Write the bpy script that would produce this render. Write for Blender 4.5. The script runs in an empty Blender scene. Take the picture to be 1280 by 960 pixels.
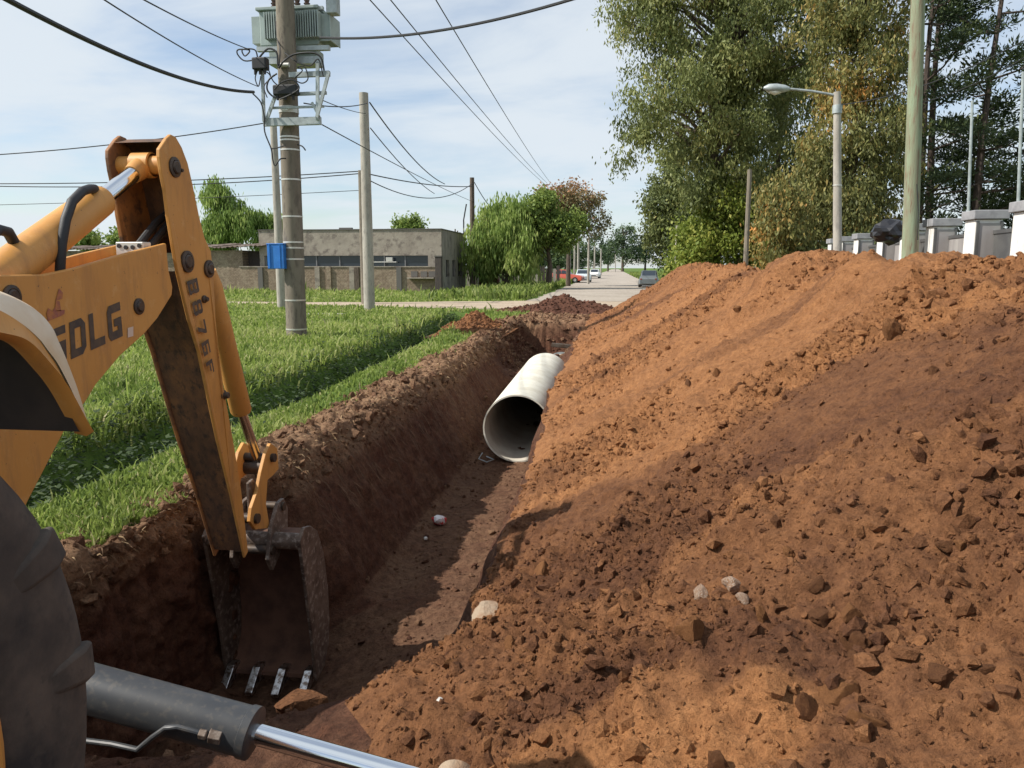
import bpy, math, random
import numpy as np
from mathutils import Vector, Matrix

random.seed(7)
RNG = np.random.default_rng(11)
scene = bpy.context.scene
COL = scene.collection
R = math.radians

# ------------------------------------------------------------------ camera, sky, sun, exposure
CAM = Vector((0, 0, 1.65)); YAW = R(7.6); PITCH = R(8.6); F = 960.0
cd = bpy.data.cameras.new('camera'); cam = bpy.data.objects.new('camera', cd); COL.objects.link(cam)
cam.location = CAM; cam.rotation_euler = (R(90) - PITCH, 0, YAW)
cd.sensor_width = 36; cd.lens = 27.0; cd.clip_start = 0.05; cd.clip_end = 6000
scene.camera = cam

SUN_EL = R(44); SUN_AZ = R(-108)          # azimuth measured from +Y, clockwise positive
to_sun = Vector((math.sin(SUN_AZ) * math.cos(SUN_EL), math.cos(SUN_AZ) * math.cos(SUN_EL), math.sin(SUN_EL)))
world = bpy.data.worlds.new('World'); scene.world = world; world.use_nodes = True
wn = world.node_tree.nodes; wl = world.node_tree.links; wn.clear()
w_out = wn.new('ShaderNodeOutputWorld'); w_bg = wn.new('ShaderNodeBackground'); w_bg.inputs[1].default_value = 0.115
sky = wn.new('ShaderNodeTexSky'); sky.sky_type = 'NISHITA'; sky.sun_disc = False
sky.sun_elevation = SUN_EL; sky.sun_rotation = SUN_AZ; sky.air_density = 1.0; sky.dust_density = 0.6; sky.ozone_density = 2.0
tc = wn.new('ShaderNodeTexCoord'); sep = wn.new('ShaderNodeSeparateXYZ'); wl.new(tc.outputs['Generated'], sep.inputs[0])
def wmath(op, a, b=None):
    n = wn.new('ShaderNodeMath'); n.operation = op
    for i, s in enumerate((a, b)):
        if s is None: continue
        if isinstance(s, (int, float)): n.inputs[i].default_value = s
        else: wl.new(s, n.inputs[i])
    return n.outputs[0]
zc = wmath('ADD', wmath('MAXIMUM', sep.outputs[2], 0.0), 0.16)
cmb = wn.new('ShaderNodeCombineXYZ'); wl.new(wmath('DIVIDE', sep.outputs[0], zc), cmb.inputs[0]); wl.new(wmath('DIVIDE', sep.outputs[1], zc), cmb.inputs[1])
mp = wn.new('ShaderNodeMapping'); mp.inputs['Rotation'].default_value = (0, 0, R(24)); mp.inputs['Scale'].default_value = (0.7, 1.0, 1)
wl.new(cmb.outputs[0], mp.inputs[0])
cn = wn.new('ShaderNodeTexNoise'); cn.inputs['Scale'].default_value = 1.25; cn.inputs['Detail'].default_value = 9; cn.inputs['Roughness'].default_value = 0.55; cn.inputs['Distortion'].default_value = 0.35
wl.new(mp.outputs[0], cn.inputs['Vector'])
cr = wn.new('ShaderNodeMapRange'); cr.inputs['From Min'].default_value = 0.30; cr.inputs['From Max'].default_value = 0.62; cr.interpolation_type = 'SMOOTHSTEP'
cr.inputs['To Min'].default_value = 0.15; cr.inputs['To Max'].default_value = 0.92
wl.new(cn.outputs['Fac'], cr.inputs['Value'])
mixc = wn.new('ShaderNodeMix'); mixc.data_type = 'RGBA'
wl.new(cr.outputs[0], mixc.inputs[0]); wl.new(sky.outputs[0], mixc.inputs['A']); mixc.inputs['B'].default_value = (5.2, 5.65, 6.05, 1)
wl.new(mixc.outputs['Result'], w_bg.inputs[0]); wl.new(w_bg.outputs[0], w_out.inputs[0])

sd = bpy.data.lights.new('sun', 'SUN'); sun = bpy.data.objects.new('sun', sd); COL.objects.link(sun)
sd.energy = 4.7; sd.angle = R(0.6); sd.color = (1.0, 0.95, 0.87)
sun.rotation_euler = to_sun.to_track_quat('Z', 'Y').to_euler(); sun.location = (-20, -10, 30)
scene.view_settings.view_transform = 'Standard'; scene.view_settings.look = 'None'
scene.view_settings.exposure = 0.38; scene.view_settings.gamma = 1.0; scene.view_settings.use_curve_mapping = False
scene.render.resolution_x = 1024; scene.render.resolution_y = 768

# ------------------------------------------------------------------ surveying helpers: a sight line met with a world plane
_f = Vector((-math.sin(YAW) * math.cos(PITCH), math.cos(YAW) * math.cos(PITCH), -math.sin(PITCH)))
_r = Vector((math.cos(YAW), math.sin(YAW), 0)); _u = _r.cross(_f)
def sight(px, py): return _f + _r * ((px - 640) / F) + _u * ((480 - py) / F)
def on(ax, val, px, py):
    d = sight(px, py); return CAM + d * ((val - CAM[ax]) / d[ax])
def AX(px, py, X): return on(0, X, px, py)
def AY(px, py, Y): return on(1, Y, px, py)
def AZ(px, py, Z=0.0): return on(2, Z, px, py)

# ------------------------------------------------------------------ numpy noise
def _h(ix, iy, iz):
    n = (ix.astype(np.int64) * 374761393 + iy.astype(np.int64) * 668265263 + iz.astype(np.int64) * 2147483647) & 0xFFFFFFFF
    n = ((n ^ (n >> 13)) * 1274126177) & 0xFFFFFFFF
    n = ((n ^ (n >> 16)) * 2246822519) & 0xFFFFFFFF
    return ((n ^ (n >> 15)) & 0xFFFFFF) / float(0xFFFFFF)
def vn(x, y, z=0.0):
    x = np.asarray(x, float); y = np.asarray(y, float); z = np.zeros_like(x) + z
    xi, yi, zi = np.floor(x), np.floor(y), np.floor(z)
    fx, fy, fz = x - xi, y - yi, z - zi
    fx = fx * fx * (3 - 2 * fx); fy = fy * fy * (3 - 2 * fy); fz = fz * fz * (3 - 2 * fz)
    r = 0
    for a in (0, 1):
        for b in (0, 1):
            for c in (0, 1):
                r = r + _h(xi + a, yi + b, zi + c) * (fx if a else 1 - fx) * (fy if b else 1 - fy) * (fz if c else 1 - fz)
    return r * 2 - 1
def fbm(x, y, z=0.0, o=4, g=0.5):
    r = 0; a = 1; s = 0
    for i in range(o):
        r = r + a * vn(x * 2 ** i + 17.3 * i, y * 2 ** i - 9.1 * i, z * 2 ** i + 3.7 * i); s += a; a *= g
    return r / s
def sstep(a, b, x):
    t = np.clip((x - a) / (b - a), 0, 1); return t * t * (3 - 2 * t)

# ------------------------------------------------------------------ mesh helpers
def link(name, me, parent=None, local=False):
    o = bpy.data.objects.new(name, me); COL.objects.link(o)
    if parent is not None:
        o.parent = parent
        if not local and parent.type == 'EMPTY': o.matrix_parent_inverse = Matrix.Translation(-parent.location)
    return o
def np_mesh(name, V, Fa, mat=None, smooth=True, attrs=None):
    """V (n,3), Fa (m,k) with k 3 or 4; fast construction"""
    me = bpy.data.meshes.new(name); V = np.ascontiguousarray(V, np.float32); Fa = np.ascontiguousarray(Fa, np.int32)
    m, k = Fa.shape
    me.vertices.add(len(V)); me.vertices.foreach_set('co', V.ravel())
    me.loops.add(m * k); me.loops.foreach_set('vertex_index', Fa.ravel())
    me.polygons.add(m); me.polygons.foreach_set('loop_start', np.arange(0, m * k, k, dtype=np.int32))
    try: me.polygons.foreach_set('loop_total', np.full(m, k, np.int32))
    except Exception: pass
    me.polygons.foreach_set('use_smooth', np.full(m, smooth, bool))
    for nm, arr in (attrs or {}).items():
        a = me.attributes.new(nm, 'FLOAT', 'POINT'); a.data.foreach_set('value', np.ascontiguousarray(arr, np.float32))
    if mat: me.materials.append(mat)
    me.update(calc_edges=True)
    return me
def grid_faces(nu, nv):
    i = np.arange(nv - 1)[:, None] * nu + np.arange(nu - 1)[None, :]
    return np.stack([i, i + 1, i + nu + 1, i + nu], -1).reshape(-1, 4)
def tag(o, label=None, cat=None, group=None, kind=None):
    if label: o['label'] = label
    if cat: o['category'] = cat
    if group: o['group'] = group
    if kind: o['kind'] = kind
    return o
def thing(name, label, cat, loc=(0, 0, 0), group=None, rz=0):
    o = bpy.data.objects.new(name, None); COL.objects.link(o); o.location = loc; o.rotation_euler = (0, 0, rz); o.empty_display_size = 0.2
    return tag(o, label, cat, group)

class MB:
    def __init__(s): s.v = []; s.f = []
    def add(s, vs, fs):
        b = len(s.v); s.v += [tuple(v) for v in vs]; s.f += [tuple(b + i for i in f) for f in fs]; return s
    def box(s, c, d, rot=None):
        c = Vector(c); h = Vector(d) / 2; vs = []
        for x in (-1, 1):
            for y in (-1, 1):
                for z in (-1, 1):
                    p = Vector((x * h.x, y * h.y, z * h.z))
                    if rot is not None: p = rot @ p
                    vs.append(c + p)
        return s.add(vs, [(0, 1, 3, 2), (4, 6, 7, 5), (0, 4, 5, 1), (2, 3, 7, 6), (0, 2, 6, 4), (1, 5, 7, 3)])
    def bb(s, x0, x1, y0, y1, z0, z1): return s.box(((x0 + x1) / 2, (y0 + y1) / 2, (z0 + z1) / 2), (abs(x1 - x0), abs(y1 - y0), abs(z1 - z0)))
    def prism(s, poly, x0, x1, fx=None):
        """poly of (y,z) extruded along X; fx(z)-> x offset toward centre for taper"""
        n = len(poly); fx = fx or (lambda y, z, x: x)
        vs = [(fx(y, z, x0), y, z) for y, z in poly] + [(fx(y, z, x1), y, z) for y, z in poly]
        return s.add(vs, [tuple(range(n))[::-1], tuple(range(n, 2 * n))] + [(i, (i + 1) % n, n + (i + 1) % n, n + i) for i in range(n)])
    def prismz(s, poly, z0, z1):
        n = len(poly); vs = [(x, y, z0) for x, y in poly] + [(x, y, z1) for x, y in poly]
        return s.add(vs, [tuple(range(n))[::-1], tuple(range(n, 2 * n))] + [(i, (i + 1) % n, n + (i + 1) % n, n + i) for i in range(n)])
    def tube(s, pts, rad, n=10, caps=True):
        pts = [Vector(p) for p in pts]
        if not hasattr(rad, '__len__'): rad = [rad] * len(pts)
        ref = None; b = len(s.v)
        for i, p in enumerate(pts):
            t = (pts[min(i + 1, len(pts) - 1)] - pts[max(i - 1, 0)])
            if t.length < 1e-9: t = Vector((0, 0, 1))
            t.normalize()
            if ref is None: ref = t.orthogonal().normalized()
            ref = (ref - t * ref.dot(t))
            if ref.length < 1e-6: ref = t.orthogonal()
            ref.normalize(); bi = t.cross(ref)
            for k in range(n):
                a = 2 * math.pi * k / n; s.v.append(tuple(p + (ref * math.cos(a) + bi * math.sin(a)) * rad[i]))
        for i in range(len(pts) - 1):
            for k in range(n):
                s.f.append((b + i * n + k, b + i * n + (k + 1) % n, b + (i + 1) * n + (k + 1) % n, b + (i + 1) * n + k))
        if caps:
            s.f.append(tuple(b + k for k in range(n))[::-1]); e = b + (len(pts) - 1) * n; s.f.append(tuple(e + k for k in range(n)))
        return s
    def lathe(s, prof, c, axis, n=32):
        """prof list of (r, t) about axis through c"""
        axis = Vector(axis).normalized(); a = axis.orthogonal().normalized(); bb_ = axis.cross(a); b = len(s.v); c = Vector(c)
        for r, t in prof:
            for k in range(n):
                an = 2 * math.pi * k / n; s.v.append(tuple(c + axis * t + (a * math.cos(an) + bb_ * math.sin(an)) * r))
        for i in range(len(prof) - 1):
            for k in range(n):
                s.f.append((b + i * n + k, b + i * n + (k + 1) % n, b + (i + 1) * n + (k + 1) % n, b + (i + 1) * n + k))
        return s
    def build(s, name, mat, parent=None, smooth=False, bevel=0, local=False, angle=35):
        me = bpy.data.meshes.new(name); me.from_pydata(s.v, [], s.f); me.materials.append(mat)
        bm_fix(me)
        if smooth:
            me.polygons.foreach_set('use_smooth', [True] * len(me.polygons))
            try: me.set_sharp_from_angle(angle=R(angle))
            except Exception: pass
        o = link(name, me, parent, local)
        if bevel:
            m = o.modifiers.new('bevel', 'BEVEL'); m.width = bevel; m.segments = 2; m.limit_method = 'ANGLE'; m.angle_limit = R(40)
        return o
import bmesh
def bm_fix(me):
    bm = bmesh.new(); bm.from_mesh(me); bmesh.ops.recalc_face_normals(bm, faces=bm.faces); bm.to_mesh(me); bm.free()

# ------------------------------------------------------------------ materials
def new_mat(name):
    m = bpy.data.materials.new(name); m.use_nodes = True; nt = m.node_tree
    return m, nt, nt.nodes['Principled BSDF']
def noise_node(nt, scale, detail=5, rough=0.55, vec=None, dist=0.0):
    n = nt.nodes.new('ShaderNodeTexNoise'); n.inputs['Scale'].default_value = scale; n.inputs['Detail'].default_value = detail
    n.inputs['Roughness'].default_value = rough; n.inputs['Distortion'].default_value = dist
    if vec is None:
        t = nt.nodes.new('ShaderNodeTexCoord'); vec = t.outputs['Object']
    nt.links.new(vec, n.inputs['Vector']); return n
def ramp(nt, src, stops):
    r = nt.nodes.new('ShaderNodeValToRGB'); e = r.color_ramp.elements
    while len(e) < len(stops): e.new(0.5)
    for i, (p, c) in enumerate(stops): e[i].position = p; e[i].color = (*c, 1)
    nt.links.new(src, r.inputs[0]); return r.outputs[0]
def mixrgb(nt, fac, a, b, mode='MIX'):
    n = nt.nodes.new('ShaderNodeMix'); n.data_type = 'RGBA'; n.blend_type = mode
    for key, s in ((0, fac), ('A', a), ('B', b)):
        if isinstance(s, (int, float)): n.inputs[key].default_value = s
        elif isinstance(s, tuple): n.inputs[key].default_value = (*s, 1)
        else: nt.links.new(s, n.inputs[key])
    return n.outputs['Result']
def bumpn(nt, bsdf, srcs):
    prev = None
    for src, strength, dist in srcs:
        b = nt.nodes.new('ShaderNodeBump'); b.inputs['Strength'].default_value = strength; b.inputs['Distance'].default_value = dist
        nt.links.new(src, b.inputs['Height'])
        if prev is not None: nt.links.new(prev, b.inputs['Normal'])
        prev = b.outputs[0]
    nt.links.new(prev, bsdf.inputs['Normal'])
def mapping(nt, scale=(1, 1, 1), rot=(0, 0, 0), coord='Object'):
    t = nt.nodes.new('ShaderNodeTexCoord'); m = nt.nodes.new('ShaderNodeMapping'); m.inputs['Scale'].default_value = scale; m.inputs['Rotation'].default_value = rot
    nt.links.new(t.outputs[coord], m.inputs[0]); return m.outputs[0]
def simple(name, c, rough=0.7, metal=0.0, c2=None, scale=6.0, lo=0.4, hi=0.65, bump=0.0, bscale=40.0, bdist=0.01, stretch=None, c3=None, scale3=40.0, spec=None):
    m, nt, b = new_mat(name); b.inputs['Roughness'].default_value = rough; b.inputs['Metallic'].default_value = metal
    if spec is not None: b.inputs['Specular IOR Level'].default_value = spec
    b.inputs['Base Color'].default_value = (*c, 1)
    if c2 or bump: vec = mapping(nt, stretch or (1, 1, 1))
    if c2:
        n = noise_node(nt, scale, 6, 0.6, vec); col = ramp(nt, n.outputs['Fac'], [(lo, c), (hi, c2)])
        if c3:
            n3 = noise_node(nt, scale3, 4, 0.6, vec); col = mixrgb(nt, ramp(nt, n3.outputs['Fac'], [(0.52, (0, 0, 0)), (0.66, (1, 1, 1))]), col, c3)
        nt.links.new(col, b.inputs['Base Color'])
    if bump:
        nb = noise_node(nt, bscale, 6, 0.65, vec); bumpn(nt, b, [(nb.outputs['Fac'], bump, bdist)])
    return m
def attr_out(nt, name):
    a = nt.nodes.new('ShaderNodeAttribute'); a.attribute_name = name; return a.outputs['Fac']

def soil_mat(name, dry1, dry2, wet1, wet2, streak=False):
    m, nt, b = new_mat(name); b.inputs['Roughness'].default_value = 0.95; b.inputs['Specular IOR Level'].default_value = 0.15
    vec = mapping(nt)
    n1 = noise_node(nt, 3.0, 7, 0.62, vec); n2 = noise_node(nt, 16.0, 6, 0.65, vec); n3 = noise_node(nt, 70.0, 5, 0.7, vec)
    dry = ramp(nt, n2.outputs['Fac'], [(0.33, dry2), (0.62, dry1)]); wet = ramp(nt, n2.outputs['Fac'], [(0.35, wet2), (0.65, wet1)])
    w = attr_out(nt, 'moist')
    mr = nt.nodes.new('ShaderNodeMath'); mr.operation = 'MULTIPLY_ADD'; nt.links.new(n1.outputs['Fac'], mr.inputs[0]); mr.inputs[1].default_value = 0.9
    ad = nt.nodes.new('ShaderNodeMath'); ad.operation = 'SUBTRACT'; nt.links.new(w, ad.inputs[0]); ad.inputs[1].default_value = 0.45
    nt.links.new(ad.outputs[0], mr.inputs[2]); mr.use_clamp = True
    col = mixrgb(nt, mr.outputs[0], dry, wet)
    grit = ramp(nt, n3.outputs['Fac'], [(0.30, (0.62, 0.60, 0.58)), (0.5, (1, 1, 1)), (0.72, (1.18, 1.16, 1.12))])
    col = mixrgb(nt, 1.0, col, grit, 'MULTIPLY')
    nt.links.new(col, b.inputs['Base Color'])
    srcs = [(n2.outputs['Fac'], 0.7, 0.05), (n3.outputs['Fac'], 0.8, 0.02)]
    n4 = noise_node(nt, 190.0, 4, 0.7, vec); srcs.append((n4.outputs['Fac'], 0.7, 0.008))
    if streak:
        vs = mapping(nt, (9, 9, 0.9)); n5 = noise_node(nt, 2.2, 6, 0.6, vs); srcs.insert(0, (n5.outputs['Fac'], 0.7, 0.05))
    bumpn(nt, b, srcs); return m
M_HEAP = soil_mat('heap_soil', (0.39, 0.183, 0.077), (0.265, 0.117, 0.048), (0.175, 0.078, 0.038), (0.100, 0.045, 0.025))
M_TRENCH = soil_mat('trench_soil', (0.33, 0.205, 0.12), (0.19, 0.105, 0.06), (0.135, 0.060, 0.036), (0.074, 0.034, 0.022), True)  # wet tones darkened for the trench's deep shade as well as for damp
M_DARKHEAP = soil_mat('dark_soil', (0.15, 0.07, 0.045), (0.10, 0.045, 0.03), (0.11, 0.05, 0.033), (0.06, 0.03, 0.02))

def leaf_mat(name, stops, transl=0.35, rough=0.55):
    m, nt, b = new_mat(name); b.inputs['Roughness'].default_value = rough; b.inputs['Specular IOR Level'].default_value = 0.25
    col = ramp(nt, attr_out(nt, 'tone'), stops); nt.links.new(col, b.inputs['Base Color'])
    tr = nt.nodes.new('ShaderNodeBsdfTranslucent'); nt.links.new(col, tr.inputs[0]); mx = nt.nodes.new('ShaderNodeMixShader'); mx.inputs[0].default_value = transl
    out = nt.nodes['Material Output']; nt.links.new(b.outputs[0], mx.inputs[1]); nt.links.new(tr.outputs[0], mx.inputs[2]); nt.links.new(mx.outputs[0], out.inputs[0]); return m
M_GRASS = leaf_mat('grass_blades', [(0.0, (0.055, 0.085, 0.02)), (0.3, (0.15, 0.21, 0.045)), (0.7, (0.29, 0.37, 0.085)), (0.92, (0.42, 0.44, 0.17)), (1.0, (0.52, 0.46, 0.26))], 0.48)
M_WEED = leaf_mat('weed_leaves', [(0.0, (0.016, 0.028, 0.011)), (0.6, (0.045, 0.070, 0.028)), (1.0, (0.12, 0.15, 0.065))], 0.2, 0.8)
M_STRAW = leaf_mat('dead_grass', [(0.0, (0.10, 0.06, 0.035)), (0.5, (0.26, 0.16, 0.085)), (1.0, (0.42, 0.30, 0.17))], 0.2, 0.8)
M_EUC = leaf_mat('eucalyptus_leaves', [(0.0, (0.081, 0.104, 0.039)), (0.5, (0.205, 0.234, 0.081)), (0.85, (0.356, 0.356, 0.132)), (1.0, (0.535, 0.417, 0.155))], 0.3)
M_EUCR = leaf_mat('russet_eucalyptus_leaves', [(0.0, (0.079, 0.092, 0.035)), (0.5, (0.216, 0.216, 0.072)), (0.8, (0.383, 0.271, 0.087)), (1.0, (0.6, 0.271, 0.072))], 0.3)
M_PINE = leaf_mat('pine_needles', [(0.0, (0.027, 0.042, 0.021)), (0.6, (0.068, 0.098, 0.039)), (1.0, (0.15, 0.165, 0.06))], 0.12)
M_BUSH = leaf_mat('bright_bush_leaves', [(0.0, (0.077, 0.113, 0.024)), (0.5, (0.211, 0.27, 0.046)), (1.0, (0.42, 0.405, 0.094))], 0.4)
M_WILLOW = leaf_mat('willow_leaves', [(0.0, (0.099, 0.161, 0.041)), (0.5, (0.266, 0.366, 0.092)), (1.0, (0.499, 0.556, 0.185))], 0.4)
M_GREENTREE = leaf_mat('green_tree_leaves', [(0.0, (0.068, 0.11, 0.036)), (0.5, (0.193, 0.271, 0.063)), (1.0, (0.408, 0.455, 0.129))], 0.4)
M_BROWNTREE = leaf_mat('reddish_tree_leaves', [(0.0, (0.084, 0.105, 0.049)), (0.5, (0.238, 0.21, 0.098)), (1.0, (0.476, 0.238, 0.126))], 0.3)
M_FAR = leaf_mat('far_tree_leaves', [(0.0, (0.053, 0.083, 0.045)), (0.5, (0.12, 0.173, 0.083)), (1.0, (0.24, 0.3, 0.15))], 0.3)
M_BARK = simple('bark', (0.14, 0.105, 0.08), 0.9, c2=(0.06, 0.045, 0.035), scale=5, stretch=(3, 3, 0.6), bump=0.6, bscale=8, bdist=0.03)
M_BARKP = simple('pine_bark', (0.085, 0.06, 0.048), 0.9, c2=(0.035, 0.026, 0.022), scale=5, stretch=(3, 3, 0.6), bump=0.6, bscale=8, bdist=0.03)

def yellow_paint():
    m, nt, b = new_mat('machine_yellow')
    v = mapping(nt); vs = mapping(nt, (1, 2.2, .45)); n1 = noise_node(nt, 1.6, 5, .55, v); n2 = noise_node(nt, 5.5, 7, .7, vs); n3 = noise_node(nt, 48, 5, .65, v); n4 = noise_node(nt, 14, 8, .75, v)
    col = ramp(nt, n1.outputs['Fac'], [(.35, (.545, .25, .056)), (.65, (.61, .295, .07))])
    col = mixrgb(nt, ramp(nt, n2.outputs['Fac'], [(.50, (0, 0, 0)), (.80, (.7, .7, .7))]), col, (.27, .135, .06))       # grime runs
    col = mixrgb(nt, ramp(nt, n4.outputs['Fac'], [(.56, (0, 0, 0)), (.74, (.5, .5, .5))]), col, (.66, .40, .17))          # dust
    col = mixrgb(nt, ramp(nt, n3.outputs['Fac'], [(.685, (0, 0, 0)), (.70, (1, 1, 1))]), col, (.11, .055, .03))           # chips
    nt.links.new(col, b.inputs['Base Color']); rr = nt.nodes.new('ShaderNodeMapRange'); rr.inputs['To Min'].default_value = .36; rr.inputs['To Max'].default_value = .72; nt.links.new(n2.outputs['Fac'], rr.inputs[0]); nt.links.new(rr.outputs[0], b.inputs['Roughness'])
    bumpn(nt, b, [(n4.outputs['Fac'], .06, .004)]); return m
M_YEL = yellow_paint()
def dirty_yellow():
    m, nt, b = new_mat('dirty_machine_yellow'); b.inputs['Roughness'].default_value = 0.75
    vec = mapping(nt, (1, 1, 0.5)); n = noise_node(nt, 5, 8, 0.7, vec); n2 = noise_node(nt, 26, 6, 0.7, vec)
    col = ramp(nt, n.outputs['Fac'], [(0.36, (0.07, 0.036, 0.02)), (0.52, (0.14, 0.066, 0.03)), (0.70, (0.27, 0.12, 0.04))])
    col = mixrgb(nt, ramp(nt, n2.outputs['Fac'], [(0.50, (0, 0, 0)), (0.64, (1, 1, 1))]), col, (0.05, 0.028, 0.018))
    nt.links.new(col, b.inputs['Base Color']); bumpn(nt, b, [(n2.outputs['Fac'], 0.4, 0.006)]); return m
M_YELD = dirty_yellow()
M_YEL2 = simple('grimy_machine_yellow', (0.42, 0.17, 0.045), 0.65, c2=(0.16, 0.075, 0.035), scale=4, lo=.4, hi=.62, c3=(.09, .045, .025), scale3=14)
M_DARKSTEEL = simple('oily_steel', (0.045, 0.035, 0.03), 0.5, 0.3, c2=(0.10, 0.065, 0.04), scale=18)
M_CHROME = simple('chrome_rod', (0.82, 0.84, 0.86), 0.12, 1.0)
M_CHROMED = simple('dusty_chrome_rod', (0.62, 0.60, 0.58), 0.22, 1.0)
M_RUBBER = simple('hose_rubber', (0.022, 0.022, 0.024), 0.6, bump=0.3, bscale=120, bdist=0.002)
M_TYRE = simple('dusty_tyre', (0.030, 0.027, 0.026), 0.9, c2=(0.125, 0.098, 0.076), scale=4, lo=0.34, hi=0.62, c3=(0.06, 0.05, 0.042), scale3=22, bump=0.25, bscale=60, bdist=0.004)
M_DECAL = simple('dark_decal', (0.05, 0.042, 0.038), 0.55, c2=(0.10, 0.07, 0.045), scale=20)
M_DECALR = simple('faded_red_decal', (0.30, 0.10, 0.075), 0.6, c2=(0.45, 0.17, 0.05), scale=30)
M_CYLGREY = simple('charcoal_paint', (0.040, 0.043, 0.048), 0.42, c2=(0.055, 0.056, 0.058), scale=7, c3=(0.075, 0.07, 0.065), scale3=45)
M_STEEL = simple('worn_bucket_steel', (0.17, 0.125, 0.095), 0.6, 0.3, c2=(0.075, 0.05, 0.038), scale=9, c3=(0.30, 0.25, 0.21), scale3=26, bump=0.25, bscale=40, bdist=0.004)
M_BUCKIN = simple('soil_caked_steel', (0.16, 0.08, 0.05), 0.9, c2=(0.09, 0.045, 0.03), scale=7, bump=0.5, bscale=30, bdist=0.01)
M_TOOTH = simple('polished_tooth_steel', (0.70, 0.70, 0.70), 0.35, 1.0, c2=(0.20, 0.15, 0.12), scale=26, lo=0.46, hi=0.60)
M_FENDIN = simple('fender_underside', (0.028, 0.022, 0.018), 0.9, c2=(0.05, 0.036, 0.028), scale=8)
M_FENDTOP = simple('skylit_fender_top', (0.62, 0.45, 0.27), 0.45, c2=(0.74, 0.62, 0.46), scale=5)  # pale tone paints the sky light on the fender's rounded shoulder

def conc(name, c, c2, stain, vs=(1, 1, 0.35)):
    return simple(name, c, 0.9, c2=c2, scale=3.0, stretch=vs, c3=stain, scale3=11, bump=0.3, bscale=40, bdist=0.006)
M_POLE = conc('weathered_concrete_pole', (0.205, 0.175, 0.135), (0.155, 0.13, 0.10), (0.12, 0.10, 0.08))
M_POLE2 = conc('grey_concrete_pole', (0.40, 0.37, 0.32), (0.32, 0.29, 0.25), (0.27, 0.25, 0.22))
M_WOODP = simple('green_treated_wood', (0.25, 0.31, 0.20), 0.85, c2=(0.22, 0.20, 0.13), scale=2.2, stretch=(4, 4, 0.4), c3=(0.20, 0.14, 0.09), scale3=7, bump=0.5, bscale=14, bdist=0.02)
M_GALV = simple('galvanised_steel', (0.42, 0.46, 0.46), 0.5, 0.3, c2=(0.30, 0.33, 0.33), scale=5)
M_XFMR = simple('transformer_paint', (0.34, 0.40, 0.38), 0.45, c2=(0.28, 0.33, 0.32), scale=4)
M_BLACK = simple('black_cable', (0.018, 0.018, 0.02), 0.6)
M_BAND = simple('steel_band', (0.62, 0.60, 0.55), 0.4, 0.5)
M_BLUE = simple('blue_plastic', (0.02, 0.15, 0.50), 0.45, c2=(0.03, 0.20, 0.58), scale=5)
M_WHITEP = simple('white_pipe_plastic', (0.72, 0.70, 0.63), 0.5)
M_PORC = simple('brown_porcelain', (0.06, 0.03, 0.02), 0.25)

def pipe_mat():
    m, nt, b = new_mat('pale_pipe'); b.inputs['Roughness'].default_value = 0.62
    v = mapping(nt); n = noise_node(nt, 3.5, 7, 0.65, v); vs = mapping(nt, (0.7, 5.0, 0.7)); n2 = noise_node(nt, 6.5, 7, 0.6, vs)
    col = ramp(nt, n.outputs['Fac'], [(0.3, (0.56, 0.52, 0.41)), (0.6, (0.70, 0.67, 0.57))])
    col = mixrgb(nt, ramp(nt, n2.outputs['Fac'], [(0.66, (0, 0, 0)), (0.70, (1, 1, 1))]), col, (0.09, 0.065, 0.05))
    nt.links.new(col, b.inputs['Base Color']); return m
M_PIPE = pipe_mat()
M_PIPEIN = simple('shaded_pipe_lining', (.64, .61, .52), .7, c2=(.52, .47, .39), scale=2.5)  # a little darker than the shell, standing in for the dim inside
M_LIME = simple('pale_lime_clod', (0.62, 0.57, 0.49), 0.9, c2=(0.33, 0.17, 0.085), scale=16, lo=0.36, hi=0.52, bump=0.8, bscale=25, bdist=0.02)
M_CRUST = simple('dry_grey_crust', (0.33, 0.25, 0.175), 0.95, c2=(0.24, 0.14, 0.08), scale=9, bump=0.8, bscale=25, bdist=0.02)

# ================================================================== SETTING: ground, trench, heaps, streets
DITCH = ([3.0, 6.0, 10.0, 18.0, 25.0, 30.0], [-4.55, -4.5, -4.45, -4.8, -5.3, -5.6])
def ditch_x(y): return np.interp(y, *DITCH)
def ground_z(x, y):
    z = 0.035 * fbm(x * 0.35, y * 0.35, 3.1, 3) * np.exp(-np.abs(y) / 120.0)
    f = sstep(2.0, 3.5, y) * (1 - sstep(26, 29.5, y))
    d = np.abs(x - ditch_x(y)); z = z - 0.95 * f * np.exp(-(np.where(x < ditch_x(y), d / .5, d / .36)) ** 2) + 0.06 * f * np.exp(-((d - 0.8) / 0.3) ** 2)
    return z
M_GROUND = None
def ground_mat():
    m, nt, b = new_mat('grassy_earth'); b.inputs['Roughness'].default_value = 0.95; b.inputs['Specular IOR Level'].default_value = 0.1
    v = mapping(nt); n = noise_node(nt, 0.9, 8, 0.65, v); n2 = noise_node(nt, 11, 7, 0.7, v)
    g = ramp(nt, n2.outputs['Fac'], [(0.3, (0.05, 0.085, 0.02)), (0.55, (0.11, 0.17, 0.035)), (0.75, (0.17, 0.22, 0.06))])
    e = ramp(nt, n2.outputs['Fac'], [(0.3, (0.08, 0.055, 0.03)), (0.7, (0.19, 0.135, 0.075))])
    col = mixrgb(nt, ramp(nt, n.outputs['Fac'], [(0.60, (0, 0, 0)), (0.72, (0.7, 0.7, 0.7))]), g, e)
    nt.links.new(col, b.inputs['Base Color']); bumpn(nt, b, [(n2.outputs['Fac'], 0.8, 0.05)]); return m
M_GROUND = ground_mat()
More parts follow.
